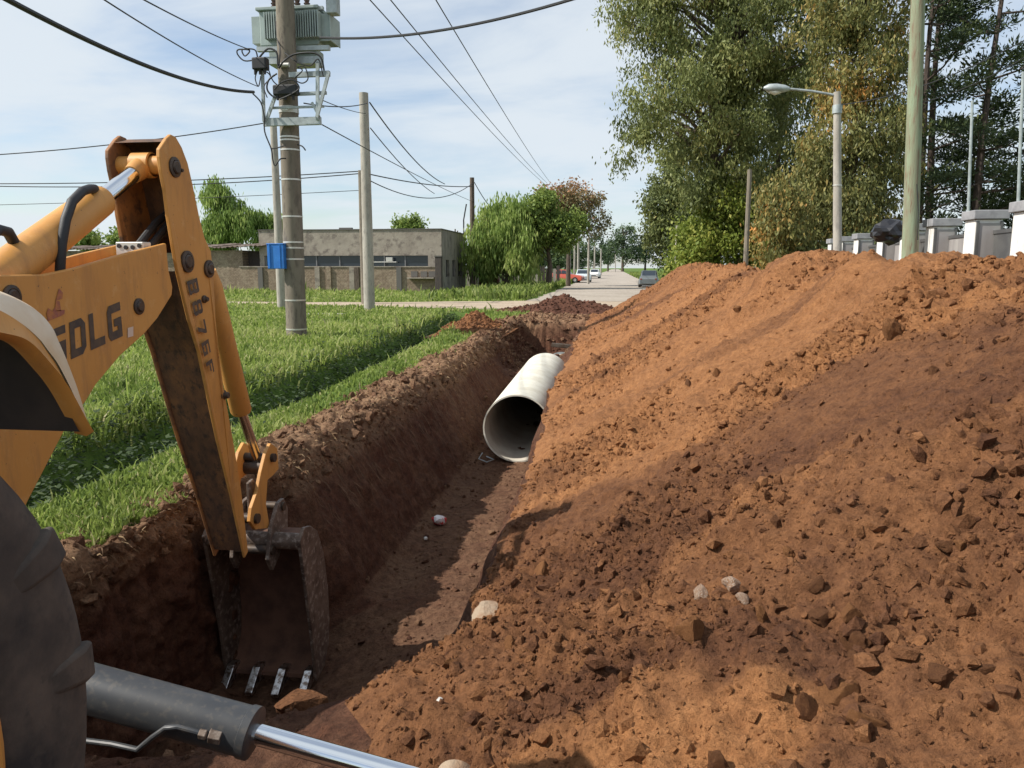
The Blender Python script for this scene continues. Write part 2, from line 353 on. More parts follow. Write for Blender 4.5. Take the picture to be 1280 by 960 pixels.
gx = np.unique(np.concatenate([np.geomspace(-1500, -60, 14), np.arange(-60, -12, 4.0), np.arange(-12, -6.4, 0.5), np.arange(-6.4, -3.12, 0.11), [-3.10, -3.02, 5.3, 5.4], np.arange(6, 14, 1.0), np.geomspace(14, 1500, 18)]))
gy = np.unique(np.concatenate([[-60, -30, -15, -8, -4, -2.1, -2.0], np.arange(-1.5, 25.8, 0.3), [26.1, 26.2], np.arange(26.5, 40, 0.7), np.arange(40, 70, 3.0), np.geomspace(70, 3500, 24)]))
GX, GY = np.meshgrid(gx, gy); GZ = ground_z(GX, GY)
cav = (GX > -3.06) & (GX < 5.35) & (GY > -2.05) & (GY < 26.15); GZ = np.where(cav, -1.95, GZ)
ground = link('ground', np_mesh('ground', np.stack([GX, GY, GZ], -1).reshape(-1, 3), grid_faces(len(gx), len(gy)), M_GROUND)); tag(ground, kind='structure')

# cross street of pale packed earth, and the road that runs away from it
M_GRAVEL = simple('packed_earth_gravel', (0.40, 0.315, 0.225), 0.95, c2=(0.30, 0.225, 0.155), scale=1.2, c3=(0.46, 0.39, 0.30), scale3=9, bump=0.5, bscale=30, bdist=0.02)
M_ROAD = simple('dusty_road', (0.36, 0.31, 0.255), 0.92, c2=(0.28, 0.235, 0.19), scale=0.35, c3=(0.42, 0.37, 0.31), scale3=5, bump=0.4, bscale=25, bdist=0.015)
def strip(name, left, right, mat, zoff, n=60):
    ly = np.array(left); ry = np.array(right); t = np.linspace(0, 1, n)
    def samp(a): s = np.linspace(0, 1, len(a)); return np.stack([np.interp(t, s, a[:, 0]), np.interp(t, s, a[:, 1])], -1)
    A, B = samp(ly), samp(ry); k = 9; V = []
    for i in range(n):
        for j in range(k):
            q = A[i] * (1 - j / (k - 1)) + B[i] * j / (k - 1)
            w = 0.25 * fbm(np.array(q[0] * 0.9), np.array(q[1] * 0.9), 1.0, 3) if j in (0, k - 1) else 0
            V.append((q[0] + w, q[1] + w * 0.6, float(ground_z(np.array(q[0]), np.array(q[1]))) + zoff))
    o = link(name, np_mesh(name, np.array(V), grid_faces(k, n), mat)); return tag(o, kind='structure')
strip('cross_street', [(-75, 36.0), (-30, 35.6), (-15, 35.2), (-9, 36.4), (-4, 38.5), (9, 39), (60, 39)], [(-75, 33.6), (-30, 33.4), (-15, 33.0), (-9, 31.2), (-4, 29.6), (9, 28.5), (60, 28.5)], M_GRAVEL, 0.03)
strip('road', [(-4.3, 38.2), (-4.2, 50), (-4.3, 80), (-4.6, 160), (-4.6, 320), (-4.6, 900)], [(3.2, 38.2), (3.3, 50), (3.4, 80), (3.4, 160), (3.4, 320), (3.4, 900)], M_ROAD, 0.036, 160)

# ---- trench sheet: profiles across X keyed along Y
TP = [
 (-2.2, [(-3.35, 0), (-3.05, .02), (-2.8, .02), (-2.5, .02), (-2.2, .01), (-1.9, .01), (-1.6, .01), (-1.4, .01), (-1.2, .01), (-1.0, .01), (-.7, .02)]),
 (1.2, [(-3.35, 0), (-3.05, .02), (-2.8, .02), (-2.5, .02), (-2.2, 0), (-1.9, 0), (-1.6, 0), (-1.4, 0), (-1.2, .01), (-1.0, .02), (-.7, .04)]),
 (2.35, [(-3.35, 0), (-3.05, .03), (-2.9, .03), (-2.7, .0), (-2.4, -.06), (-2.1, -.1), (-1.9, -.1), (-1.7, -.1), (-1.5, -.08), (-1.2, -.03), (-.8, .04)]),
 (2.62, [(-3.35, 0), (-3.1, .03), (-2.95, .03), (-2.9, -.15), (-2.85, -.4), (-2.75, -.6), (-2.5, -.66), (-2.2, -.6), (-1.95, -.42), (-1.6, -.2), (-1.0, -.0)]),
 (2.86, [(-3.35, 0), (-3.1, .04), (-2.97, .03), (-2.93, -.3), (-2.9, -.8), (-2.85, -1.1), (-2.6, -1.2), (-2.1, -1.15), (-1.65, -.85), (-1.25, -.3), (-.92, -.03)]),
 (3.2, [(-3.35, 0), (-3.1, .05), (-2.97, .04), (-2.93, -.3), (-2.9, -.8), (-2.87, -1.34), (-2.6, -1.43), (-1.9, -1.40), (-1.2, -1.15), (-.88, -.5), (-.64, .0)]),
 (4.2, [(-3.35, 0), (-3.1, .05), (-2.97, .04), (-2.93, -.3), (-2.9, -.8), (-2.87, -1.36), (-2.6, -1.45), (-1.9, -1.42), (-1.1, -1.18), (-.82, -.5), (-.62, .02)]),
 (5.35, [(-3.35, 0), (-3.1, .06), (-2.94, .05), (-2.9, -.3), (-2.87, -.8), (-2.84, -1.34), (-2.6, -1.43), (-1.8, -1.32), (-1.1, -1.15), (-.82, -.5), (-.64, .02)]),
 (5.95, [(-3.35, 0), (-3.05, .07), (-2.78, .06), (-2.58, -.2), (-2.33, -.65), (-2.10, -1.08), (-1.92, -1.16), (-1.5, -1.17), (-1.1, -1.13), (-.84, -.5), (-.66, .02)]),
 (10.5, [(-3.35, 0), (-3.05, .07), (-2.74, .06), (-2.56, -.2), (-2.32, -.65), (-2.08, -1.08), (-1.92, -1.16), (-1.5, -1.17), (-1.1, -1.13), (-.92, -.5), (-.84, .02)]),
 (15.4, [(-3.35, 0), (-3.08, .07), (-2.8, .06), (-2.62, -.2), (-2.36, -.65), (-2.08, -1.0), (-1.92, -1.1), (-1.5, -1.12), (-1.1, -1.05), (-.9, -.4), (-.82, .02)]),
 (16.3, [(-3.35, 0), (-3.1, .07), (-2.84, .06), (-2.64, -.2), (-2.36, -.5), (-2.1, -.6), (-1.8, -.42), (-1.4, -.22), (-1.1, -.25), (-.95, -.15), (-.85, .02)]),
 (17.6, [(-3.4, 0), (-3.1, .07), (-2.84, .06), (-2.64, -.25), (-2.4, -.7), (-2.1, -.9), (-1.8, -.7), (-1.45, -.42), (-1.2, -.38), (-1.0, -.2), (-.85, .02)]),
 (20.5, [(-3.5, 0), (-3.2, .06), (-2.95, .05), (-2.8, -.3), (-2.6, -.8), (-2.3, -1.1), (-1.9, -1.1), (-1.5, -1.0), (-1.15, -.85), (-1.0, -.4), (-.85, .02)]),
 (23.6, [(-3.5, 0), (-3.2, .05), (-3.0, .05), (-2.9, -.3), (-2.8, -.8), (-2.4, -1.1), (-1.9, -1.1), (-1.5, -1.05), (-1.15, -.9), (-1.0, -.4), (-.85, .02)]),
 (23.95, [(-3.5, 0), (-3.2, .03), (-3.0, .03), (-2.9, .0), (-2.7, -.05), (-2.3, -.06), (-1.9, -.05), (-1.5, -.04), (-1.2, -.02), (-1.0, .0), (-.85, .03)]),
 (26.6, [(-3.5, .02), (-3.2, .03), (-3.0, .03), (-2.9, .02), (-2.7, .02), (-2.3, .03), (-1.9, .03), (-1.5, .03), (-1.2, .03), (-1.0, .03), (-.85, .03)])]
TY = np.array([t[0] for t in TP]); TPTS = np.array([t[1] for t in TP])           # (S,11,2)
RIDGE = ([-2.2, 0, 3, 4.4, 5.3, 6.5, 8.4, 9.5, 11.2, 14, 19, 22, 24.2, 25.4, 26.6], [.9, 1.42, 1.60, 1.70, 1.68, 1.67, 1.66, 1.60, 1.59, 1.58, 1.56, 1.63, 1.63, 1.0, .04])
_wy = np.linspace(-3, 28, 1600); _wob = (.07 * fbm(_wy * 1.3, _wy * 0 + 2.0, 0, 3) + .05 * fbm(_wy * 5, _wy * 0 + 7.0, 0, 3)) * sstep(2.8, 3.6, _wy); _wobz = .05 * fbm(_wy * 3, _wy * 0 + 5.0, 0, 3) * sstep(2.8, 3.6, _wy)
def prof_trench(y):                                                              # (11,2)
    p = np.stack([[np.interp(y, TY, TPTS[:, k, a]) for a in (0, 1)] for k in range(11)], 0); p[10, 0] += np.interp(y, _wy, _wob); p[10, 1] += np.interp(y, _wy, _wobz); p[9, 0] += .8 * np.interp(y, _wy, _wob); return p
def prof_heap(y):
    p = prof_trench(y)[10]; k = float(np.interp(y, [-2.2, 0, 1.5, 2.6, 24.0, 25.4, 26.6], [.25, .62, .85, 1, 1, .6, .0])); rz = float(np.interp(y, *RIDGE))
    return np.array([p, (0.1, .44 * k), (1.2, max(1.14 * k, .02)), (1.75, rz * .955), (2.15, rz), (2.6, rz * .97), (3.6, rz * .62), (5.0, rz * .12), (5.9, -.04)])
def resample(pts, n, bias=None, smooth=2):
    d = np.r_[0, np.cumsum(np.hypot(*np.diff(pts, axis=0).T))]; t = np.linspace(0, d[-1], n) if bias is None else bias * d[-1]
    q = np.stack([np.interp(t, d, pts[:, 0]), np.interp(t, d, pts[:, 1])], -1)
    for _ in range(smooth): q[1:-1] = q[:-2] * .25 + q[1:-1] * .5 + q[2:] * .25
    return q
def ylines(y0, y1, n, off): return np.geomspace(y0 + off, y1 + off, n) - off
def sheet(pf, ys, nu, bias=None, smooth=2):
    P = np.stack([np.stack([q[:, 0], np.full(nu, y), q[:, 1]], -1) for y in ys for q in [resample(pf(y), nu, bias, smooth)]], 0)     # (nv,nu,3)
    du = np.gradient(P, axis=1); dv = np.gradient(P, axis=0); N = np.cross(du, dv); N /= np.linalg.norm(N, axis=-1, keepdims=True) + 1e-9
    return P, N
# trench
ys = np.concatenate([np.linspace(-2.2, 2.2, 8)[:-1], ylines(2.2, 26.6, 520, 1.0)])
P, N = sheet(prof_trench, ys, 250, smooth=6)
X, Y, Z = P[..., 0], P[..., 1], P[..., 2]
edge = np.minimum(np.linspace(0, 1, 250), 1 - np.linspace(0, 1, 250))[None, :]; fade = sstep(0, .05, edge)
wallw = sstep(-.08, -.3, Z) * sstep(.25, .7, np.abs(N[..., 0]))
lip = sstep(-.35, -.02, Z) * sstep(-2.2, -2.45, X)
groove = fbm(Y * 7.0, Z * 0.7, 2.0, 4, .6)
disp = fade * (0.05 * fbm(X * 1.6, Y * 1.6, Z * 1.6, 4) + 0.035 * fbm(X * 8, Y * 8, Z * 8, 4, .6) + wallw * (0.085 * groove + .03 * np.abs(fbm(Y * 16.0, Z * 1.1, 5.0, 3, .6))) + lip * (0.085 * fbm(X * 4.5, Y * 4.5, Z * 4.5, 3) + 0.05 * np.abs(fbm(X * 14, Y * 14, Z * 14, 3))))
near_clod = (1 - sstep(5.2, 6.2, Y)) * sstep(-2.5, -2.8, X); disp = disp + near_clod * fade * (0.10 * fbm(X * 3.5, Y * 3.5, Z * 3.5, 3, .6) + .07 * np.abs(fbm(X * 8, Y * 8, Z * 8, 3, .6)))
disp = disp + fade * sstep(19, 22, Y) * (.10 * fbm(X * 2.2, Y * 2.2, Z * 2.2, 3) + .12 * np.abs(fbm(X * 4.5, Y * 4.5, Z * 4.5, 3)))
P = P + N * disp[..., None]
moist = np.clip(0.95 - 0.85 * lip + 0.2 * fbm(X * 2, Y * 2, Z * 2, 3), 0, 1.1)
moist = moist - 0.25 * (np.abs(N[..., 2]) > .8) * (Z < -.7) - .8 * sstep(23.7, 24.2, Y)
TRENCH_P, TRENCH_N = P, N
trench = link('trench', np_mesh('trench', P.reshape(-1, 3), grid_faces(250, len(ys)), M_TRENCH, attrs={'moist': moist.ravel()})); tag(trench, kind='structure')
# long heap of spoil
nu = 380
b = np.concatenate([np.linspace(0, .58, 340), np.linspace(.58, 1, 41)[1:]])
ys = np.concatenate([np.linspace(-2.2, .6, 40)[:-1], ylines(.6, 26.6, 760, 1.0)])
P, N = sheet(prof_heap, ys, nu, b, 14)
X, Y, Z = P[..., 0], P[..., 1], P[..., 2]
t = np.concatenate([np.linspace(0, 1, 340), np.ones(40)])[None, :]
fade = sstep(0.0, .035, t); crest = np.exp(-((X - 2.1) / .55) ** 2)
rill = fbm(X * 0.9 + Y * .25, Y * 4.2 - X * .8, 0.0, 4, .6)
lump = np.clip(fbm(X * 7, Y * 7, Z * 7, 3) - .05, 0, 1)
lumpy = sstep(-.15, .35, fbm(X * .9 + 5, Y * .9, 0, 3)); lumpy = np.maximum(lumpy, (.55 + .45 * sstep(-.2, .2, fbm(X * 1.6, Y * 1.6 + 3, 0, 3))) * (1 - sstep(3.0, 3.7, Y + .55 * X)))
big = 0.13 * fbm(X * 1.1, Y * 1.1, 0.5, 3) + .05 * np.clip(fbm(X * 2.6, Y * 2.6, 4.5, 3), 0, 1) + crest * (0.22 * fbm(X * 1.7, Y * 1.5, 7.0, 3) + .10 * np.clip(fbm(X * 3.2, Y * 3.0, 11.0, 3), 0, 1))
s0_ = Y + .55 * X - 4.2
def billow(s, z0):
    a = 0; k = 1.0
    for i in range(5): a = a + k * np.abs(vn(X * s * 2 ** i + z0, Y * s * 2 ** i - z0, Z * s * 2 ** i)); k *= .64
    return a
smoothband = np.exp(-((s0_ - .0) / .35) ** 2) * sstep(.2, 1.0, X)
rough = (.34 + .62 * lumpy) * (1 - .6 * smoothband) * (1 - .25 * (1 - sstep(3.0, 3.7, Y + .55 * X)))
disp = fade * (big + rough * (.095 * billow(7.0, 3.0) - .06) + .5 * 0.035 * rill + 0.030 * fbm(X * 4, Y * 4, Z * 4, 4, .6) + (0.04 + .07 * crest) * lumpy * lump + 0.014 * fbm(X * 22, Y * 22, Z * 22, 4, .65) + 0.02 * lumpy * np.abs(fbm(X * 12, Y * 12, Z * 12, 3)))
P = P + N * disp[..., None]
s_ = Y + .55 * X - 4.5 + .5 * fbm(X * 1.3, Y * 1.3, 9, 4)
band = (1 - sstep(-.12, .10, s_)) * sstep(-1.45, -.75, s_); low = 1 - sstep(-1.3, -.7, s_)
moist = .18 + .62 * band + low * (.52 - .75 * sstep(-.02, .25, fbm(X * 1.2 + 3, Y * 1.7, 4, 4)) + .45 * sstep(.05, .3, fbm(X * 1.5 - 7, Y * 1.9, 8, 4))) + .55 * sstep(.18, .5, fbm(X * .5 + Y * .1, Y * .9, 2, 4)) * (s_ > .2) + .2 * fbm(X * 3, Y * 3, 0, 3) + .25 * sstep(13, 20, Y)
heap = link('soil_heap', np_mesh('soil_heap', P.reshape(-1, 3), grid_faces(nu, len(ys)), M_HEAP, attrs={'moist': moist.ravel()}))
tag(heap, 'long waist-high heap of orange brown excavated soil along the right of the trench', 'soil heap')
HP, HN, HM = P.reshape(-1, 3), N.reshape(-1, 3), moist.ravel()

# ---- crumbs and clods of soil
def ico(sub):
    bm = bmesh.new(); bmesh.ops.create_icosphere(bm, subdivisions=sub, radius=1.0)
    v = np.array([x.co[:] for x in bm.verts]); f = np.array([[x.index for x in p.verts] for p in bm.faces]); bm.free(); return v, f
IC1, IF1 = ico(1); IC2, IF2 = ico(2); IC3, IF3 = ico(3)
def rotmats(n):
    q = RNG.normal(size=(n, 4)); q /= np.linalg.norm(q, axis=1, keepdims=True); w, x, y, z = q.T
    return np.stack([1 - 2 * (y * y + z * z), 2 * (x * y - z * w), 2 * (x * z + y * w), 2 * (x * y + z * w), 1 - 2 * (x * x + z * z), 2 * (y * z - x * w), 2 * (x * z - y * w), 2 * (y * z + x * w), 1 - 2 * (x * x + y * y)], -1).reshape(n, 3, 3)
OCT = (np.array([[1, 0, 0], [-1, 0, 0], [0, 1, 0], [0, -1, 0], [0, 0, 1], [0, 0, -1]], float), np.array([[0, 2, 4], [2, 1, 4], [1, 3, 4], [3, 0, 4], [2, 0, 5], [1, 2, 5], [3, 1, 5], [0, 3, 5]]))
def crumbs(name, C_, S_, moist_, mat, parent, smooth=False, base=None):
    small = S_ < np.quantile(S_, .72)
    if base is None and small.any() and len(C_) > 3000:
        o1 = crumbs(name, C_[small], S_[small] * 1.1, moist_[small], mat, parent, smooth, OCT); tag(o1, kind='stuff'); return crumbs(name, C_[~small], S_[~small], moist_[~small], mat, parent, smooth, (IC1, IF1))
    n = len(C_); V0, F0 = base or (IC1, IF1)
    sc = S_[:, None] * RNG.uniform(.5, 1.3, (n, 3)); jit = 1 + RNG.uniform(-.42, .42, (n, len(V0)))
    L = V0[None] * jit[..., None] * sc[:, None, :]; W = np.einsum('nij,nkj->nki', rotmats(n), L) + C_[:, None, :]
    Fa = (F0[None] + (np.arange(n) * len(V0))[:, None, None]).reshape(-1, 3)
    me = np_mesh(name, W.reshape(-1, 3), Fa, mat, smooth, {'moist': np.repeat(moist_, len(V0))}); return link(name, me, parent)
vis = np.where((HP[:, 0] < 2.5) & (HP[:, 1] > 1.0))[0]
lum = np.maximum(sstep(-.25, .3, fbm(HP[:, 0] * .9 + 5, HP[:, 1] * .9, np.zeros(len(HP)), 3)), (.5 + .5 * sstep(-.2, .2, fbm(HP[:, 0] * 1.6, HP[:, 1] * 1.6 + 3, np.zeros(len(HP)), 3))) * (1 - sstep(3.0, 3.7, HP[:, 1] + .55 * HP[:, 0]))) + .25
w = lum[vis] ** 2.3 * (1 + .9 * (HP[vis, 1] < 6)); w /= w.sum()
idx = RNG.choice(vis, 42000, p=w); dist = np.linalg.norm(HP[idx] - np.array([0, 0, 1.65]), axis=1)
S = np.clip(RNG.pareto(2.3, len(idx)) * .0042 + .0034, 0, .024) * (1 + .05 * np.minimum(dist, 8))
o = crumbs('soil_crumbs', HP[idx] + HN[idx] * (S * .1)[:, None], S, np.clip(HM[idx] + RNG.uniform(-.3, .3, len(idx)), 0, 1.1), M_HEAP, heap); tag(o, kind='stuff')
CL = []
for k in range(10):
    Vv = IC3.copy(); rr = 1 + .35 * fbm(Vv[:, 0] * 1.3 + k * 7, Vv[:, 1] * 1.3, Vv[:, 2] * 1.3, 3) + .22 * fbm(Vv[:, 0] * 3.5 + k * 3, Vv[:, 1] * 3.5, Vv[:, 2] * 3.5, 3, .6)
    Vv = Vv * rr[:, None]
    for _ in range(7):                                   # broken flat facets
        n_ = RNG.normal(size=3); n_ /= np.linalg.norm(n_); d_ = Vv @ n_; cut = RNG.uniform(.35, .75); Vv = Vv - np.clip(d_ - cut, 0, None)[:, None] * n_ * .93
    Vv *= np.array([1, RNG.uniform(.6, 1), RNG.uniform(.5, .8)])
    Vv = Vv * (1 + .07 * fbm(Vv[:, 0] * 7 + k, Vv[:, 1] * 7, Vv[:, 2] * 7, 2))[:, None]
    for mo in (0.15, 0.75): CL.append(np_mesh('clod', Vv, IF3, M_HEAP, False, {'moist': np.full(len(Vv), mo)}))
near_ix = vis[HP[vis, 1] < 16]; wn_ = lum[near_ix] ** 2; wn_ /= wn_.sum()
def put_clod(p, n, s, mesh, parent, sink=-.05):
    o = link('clod', mesh, parent); o.location = Vector(p) + Vector(n) * s * sink; o.scale = (s, s, s); o.rotation_euler = (random.uniform(0, 6.3), random.uniform(0, 6.3), random.uniform(0, 6.3)); return o
for i in RNG.choice(near_ix, 210, p=wn_):
    d = np.linalg.norm(HP[i]); s = (0.014 + .022 * random.random() ** 2.5) * (1 + .07 * d)
    put_clod(HP[i], HN[i], s, CL[(0 if HM[i] + random.uniform(-.3, .3) < .45 else 1) + 2 * random.randrange(10)], heap)
def heap_hit(px, py):
    d = np.array(sight(px, py)); q = HP - np.array(CAM); tt = q @ d / (d @ d); e = np.linalg.norm(q - tt[:, None] * d, axis=1) / np.maximum(tt, .1) + (tt < .3) * 9
    i = np.argmin(e + .0 * tt); return i
for px, py, rpx, mo in [(1178, 850, 30, 1), (1048, 865, 30, 0), (865, 795, 24, 0), (1112, 418, 22, 0), (1205, 683, 13, 0), (1186, 688, 15, 1), (930, 490, 12, 1), (680, 718, 20, 0), (1010, 895, 24, 1), (1030, 770, 17, 1), (1062, 770, 18, 0), (1020, 735, 13, 1), (955, 770, 15, 0), (705, 850, 14, 0), (735, 838, 18, 0), (640, 810, 15, 0), (560, 832, 12, 0), (520, 840, 10, 0), (960, 620, 11, 1), (895, 470, 9, 0), (1130, 385, 14, 0), (1060, 800, 16, 1), (1235, 840, 16, 1), (790, 905, 15, 1), (900, 960, 20, 1), (860, 480, 8, 1), (1085, 905, 24, 0), (985, 690, 12, 0), (1100, 640, 9, 1), (1255, 590, 9, 1)]:
    i = heap_hit(px, py); dd = (Vector(HP[i]) - CAM).dot(_f); put_clod(HP[i], HN[i], rpx / F * dd, CL[mo + 2 * random.randrange(10)], heap, .1)
# whitish lime clods
for (px, py, rpx), lab in zip([(876, 745, 13), (915, 732, 19), (930, 750, 10)], ['chalky white clod at the left of three on the heap', 'largest chalky white clod on the heap in front', 'smallest chalky white clod on the heap']):
    i = heap_hit(px, py); dd = (Vector(HP[i]) - CAM).dot(_f); Vv = IC2 * (1 + .4 * fbm(IC2[:, 0] * 2 + px, IC2[:, 1] * 2, IC2[:, 2] * 2, 3))[:, None] * np.array([1, .7, .5])
    Vv = Vv * (1 + .2 * fbm(Vv[:, 0] * 5, Vv[:, 1] * 5, Vv[:, 2] * 5 + px, 2))[:, None]
    o = link('lime_clod', np_mesh('lime_clod', Vv, IF2, M_LIME, False)); s = rpx / F * dd; o.location = Vector(HP[i]) + Vector(HN[i]) * s * .05; o.scale = (s, s, s); o.rotation_euler = (.3, random.random(), random.random() * 6)
    tag(o, lab, 'clod', 'chalky clods')
# crumbs along the torn lip and on the trench floor
TPf, TNf = TRENCH_P.reshape(-1, 3), TRENCH_N.reshape(-1, 3)
ix = np.where((TPf[:, 0] < -2.55) & (TPf[:, 2] > -.25) & (TPf[:, 1] > 2.4) & (TPf[:, 1] < 25))[0]; idx = RNG.choice(ix, 4200); dist = np.linalg.norm(TPf[idx], axis=1)
S = np.clip(RNG.pareto(2.2, len(idx)) * .008 + .007, 0, .045) * (1 + .035 * dist)
o = crumbs('lip_crumbs', TPf[idx] + TNf[idx] * (S * .2)[:, None], S, RNG.uniform(-.1, .7, len(idx)), M_TRENCH, trench); tag(o, kind='stuff')
ix = np.where((TPf[:, 0] > -2.9) & (TPf[:, 2] < -.05) & (TPf[:, 1] > 2.3) & (TPf[:, 1] < 24) & (TNf[:, 2] > .5))[0]; idx = RNG.choice(ix, 2600); dist = np.linalg.norm(TPf[idx], axis=1)
S = np.clip(RNG.pareto(2.2, len(idx)) * .006 + .005, 0, .03) * (1 + .04 * dist)
o = crumbs('floor_crumbs', TPf[idx] + TNf[idx] * (S * .2)[:, None], S, RNG.uniform(.4, 1.0, len(idx)), M_TRENCH, trench); tag(o, kind='stuff')
ix = np.where((TPf[:, 1] > 17) & (TPf[:, 1] < 26.3) & (TPf[:, 0] > -3.3))[0]; idx = RNG.choice(ix, 1500); o = crumbs('end_crumbs', TPf[idx], RNG.uniform(.02, .075, 1500), RNG.uniform(.1, .9, 1500), M_TRENCH, trench); tag(o, kind='stuff')
CT = []
for k in range(5):
    me = CL[2 * k].copy(); me.materials.clear(); me.materials.append(M_TRENCH); CT.append(me)
ix = np.where((TPf[:, 0] < -2.6) & (TPf[:, 2] > -.3) & (TPf[:, 1] > 2.6) & (TPf[:, 1] < 14))[0]
for i in RNG.choice(ix, 70): put_clod(TPf[i], TNf[i], (.02 + .045 * random.random() ** 2) * (1 + .03 * TPf[i][1]), random.choice(CT), trench, .2)
# stone block lying at the trench end near the bucket teeth
def solo_rock(name, label, p, s, sx, mat, cat, seed=0):
    Vv = IC3 * (1 + .4 * fbm(IC3[:, 0] * 1.3 + seed, IC3[:, 1] * 1.3, IC3[:, 2] * 1.3, 3))[:, None]
    rg = np.random.default_rng(seed)
    for _ in range(8):
        n_ = rg.normal(size=3); n_ /= np.linalg.norm(n_); Vv = Vv - np.clip(Vv @ n_ - .5, 0, None)[:, None] * n_ * .95
    Vv = Vv * np.array(sx) * s; o = link(name, np_mesh(name, Vv * (1 + .05 * fbm(Vv[:, 0] * 60, Vv[:, 1] * 60, Vv[:, 2] * 60, 2))[:, None], IF3, mat, False, {'moist': np.full(len(Vv), .8)})); o.location = p; return tag(o, label, cat)
solo_rock('soil_block', 'big wedge of compacted soil beside the rightmost bucket tooth', AY(372, 884, 3.35), .135, (1.0, .8, .85), M_HEAP, 'clod', 4)
solo_rock('soil_block', 'grey crusted slab of earth on the right lip of the trench', HP[heap_hit(612, 770)], .14, (.6, 1.5, .45), M_CRUST, 'clod', 9)

# ---- two smaller heaps
def small_heap(name, label, cx, cy, rx, ry, h, mat, mo, n=150, seed=0):
    u = np.linspace(-1.15, 1.15, n); U, W = np.meshgrid(u, u); rr = np.sqrt(U * U + W * W) * (1 + .16 * fbm(U * 1.7 + seed, W * 1.7, 0, 3))
    x, y = cx + U * rx, cy + W * ry
    z = h * np.clip(1 - rr, -.08, 1) ** 1 + .10 * h * 2 * fbm(U * 4 + seed, W * 4, 0, 4, .6) * (rr < 1.1) + .12 * h * np.clip(fbm(U * 9, W * 9 + seed, 0, 3), 0, 1)
    z = np.where(rr > 1.03, -.06, z)
    o = link(name, np_mesh(name, np.stack([x, y, z], -1).reshape(-1, 3), grid_faces(n, n), mat, attrs={'moist': np.full(n * n, mo)})); tag(o, label, 'soil heap')
    Vv = np.stack([x, y, z], -1).reshape(-1, 3); ok = np.where((rr < 1.0).ravel())[0]; idx = RNG.choice(ok, 900); S = RNG.uniform(.02, .06, 900) * (h / .5)
    c = crumbs('soil_crumbs', Vv[idx], S, np.full(900, mo) + RNG.uniform(-.3, .3, 900), mat, o); tag(c, kind='stuff'); return o
small_heap('soil_heap', 'low dark chocolate heap of soil in front of the road', -1.9, 28.9, 2.4, 1.5, .6, M_DARKHEAP, .35, seed=2)
small_heap('soil_heap', 'small brown clump of dug earth on the left lip of the trench', -3.72, 20.4, .85, 1.7, .48, M_HEAP, .62, 110, seed=5)

# ================================================================== GRASS AND WEEDS
def blades(name, x, y, z, h, wd, tone, mat, lean=.55, label=None, cat=None, parent=None):
    n = len(x); a = RNG.uniform(0, 2 * np.pi, n); la = RNG.uniform(0, 2 * np.pi, n); l = h * RNG.uniform(.1, lean, n)
    s = np.stack([np.cos(a), np.sin(a), 0 * a], -1) * wd[:, None]; d = np.stack([np.cos(la), np.sin(la), 0 * la], -1) * l[:, None]
    b = np.stack([x, y, z], -1); up = np.array([0, 0, 1.0])
    v = np.stack([b - s, b + s, b + d * .35 + up * (h * .6)[:, None] + s * .75, b + d * .35 + up * (h * .6)[:, None] - s * .75, b + d + up * (h * RNG.uniform(.82, 1, n))[:, None]], 1).reshape(-1, 3)
    k = (np.arange(n) * 5)[:, None]; Fa = np.concatenate([k + np.array([[0, 1, 2]]), k + np.array([[0, 2, 3]]), k + np.array([[3, 2, 4]])], 0)
    o = link(name, np_mesh(name, v, Fa, mat, False, {'tone': np.repeat(tone, 5)}), parent); return tag(o, label, cat, kind='stuff')
def lip_x(y): return -3.0 + .10 * fbm(y * 1.1, y * 0 + 4.0, 0, 3) + .05 * fbm(y * 5, y * 0, 0, 2)
n = 285000
y = np.exp(RNG.uniform(np.log(2.6), np.log(62), n)); x = -3.02 - RNG.random(n) ** 1.25 * (y * .98 + 4.5)
q = RNG.random(n)
dist = np.hypot(x, y)
dd = np.abs(x - ditch_x(y)); inrange = (y < 29) & (y > 3)
keep = x < lip_x(y)
street = (y > np.interp(x, [-75, -30, -15, -9, -4], [33.5, 33.3, 33.0, 31.2, 29.5])) & (y < np.interp(x, [-75, -30, -15, -9, -4], [36.1, 35.7, 35.3, 36.5, 38.6]))
keep &= ~street
keep &= ~((y > 50.2) & (x < -11.5)) & ~((x > -4.5) & (y > 38))
keep &= ~((y > 49.9) & (x < -9) )
dl = x - ditch_x(y); keep &= ~(inrange & (dl > -.62) & (dl < .34) & (q < .97)) & ~(inrange & (dl > -.85) & (dl < .45) & (q < .4))
cl = fbm(x * .8, y * .8, 0, 4); keep &= q < (1.0 + 1.1 * np.minimum(cl + .08, 0))
x, y, cl, dist, dd, inrange = (a[keep] for a in (x, y, cl, dist, dd, inrange))
tuft = sstep(.15, .5, fbm(x * 2.2 + 9, y * 2.2, 0, 3)); h = (.04 + .08 * RNG.random(len(x)) ** 1.5 + .07 * np.clip(cl, 0, 1) + .09 * tuft * RNG.random(len(x))) * (1 + .010 * dist)
h *= 1 + 1.15 * inrange * np.exp(-((dd - .55) / .42) ** 2) * (x < ditch_x(y)) 
h *= np.where((x > -4.1) & (y < 26), .7, 1.0) * (1 + .7 * ((y > 44) & (y < 52)))
h *= np.where(RNG.random(len(x)) < .035, 2.0, 1)
tone = np.clip(.57 + .36 * cl - .14 * tuft + .30 * RNG.normal(size=len(x)) * .6 + .10 * (dist > 12), .02, .9); tone = np.where(RNG.random(len(x)) < .05, RNG.uniform(.9, 1, len(x)), tone)
blades('grass', x, y, ground_z(x, y) - .01, h, (.0022 + .0011 * dist) * RNG.uniform(.7, 1.3, len(x)), tone, M_GRASS, .75, 'bright green meadow grass left of the trench', 'grass')
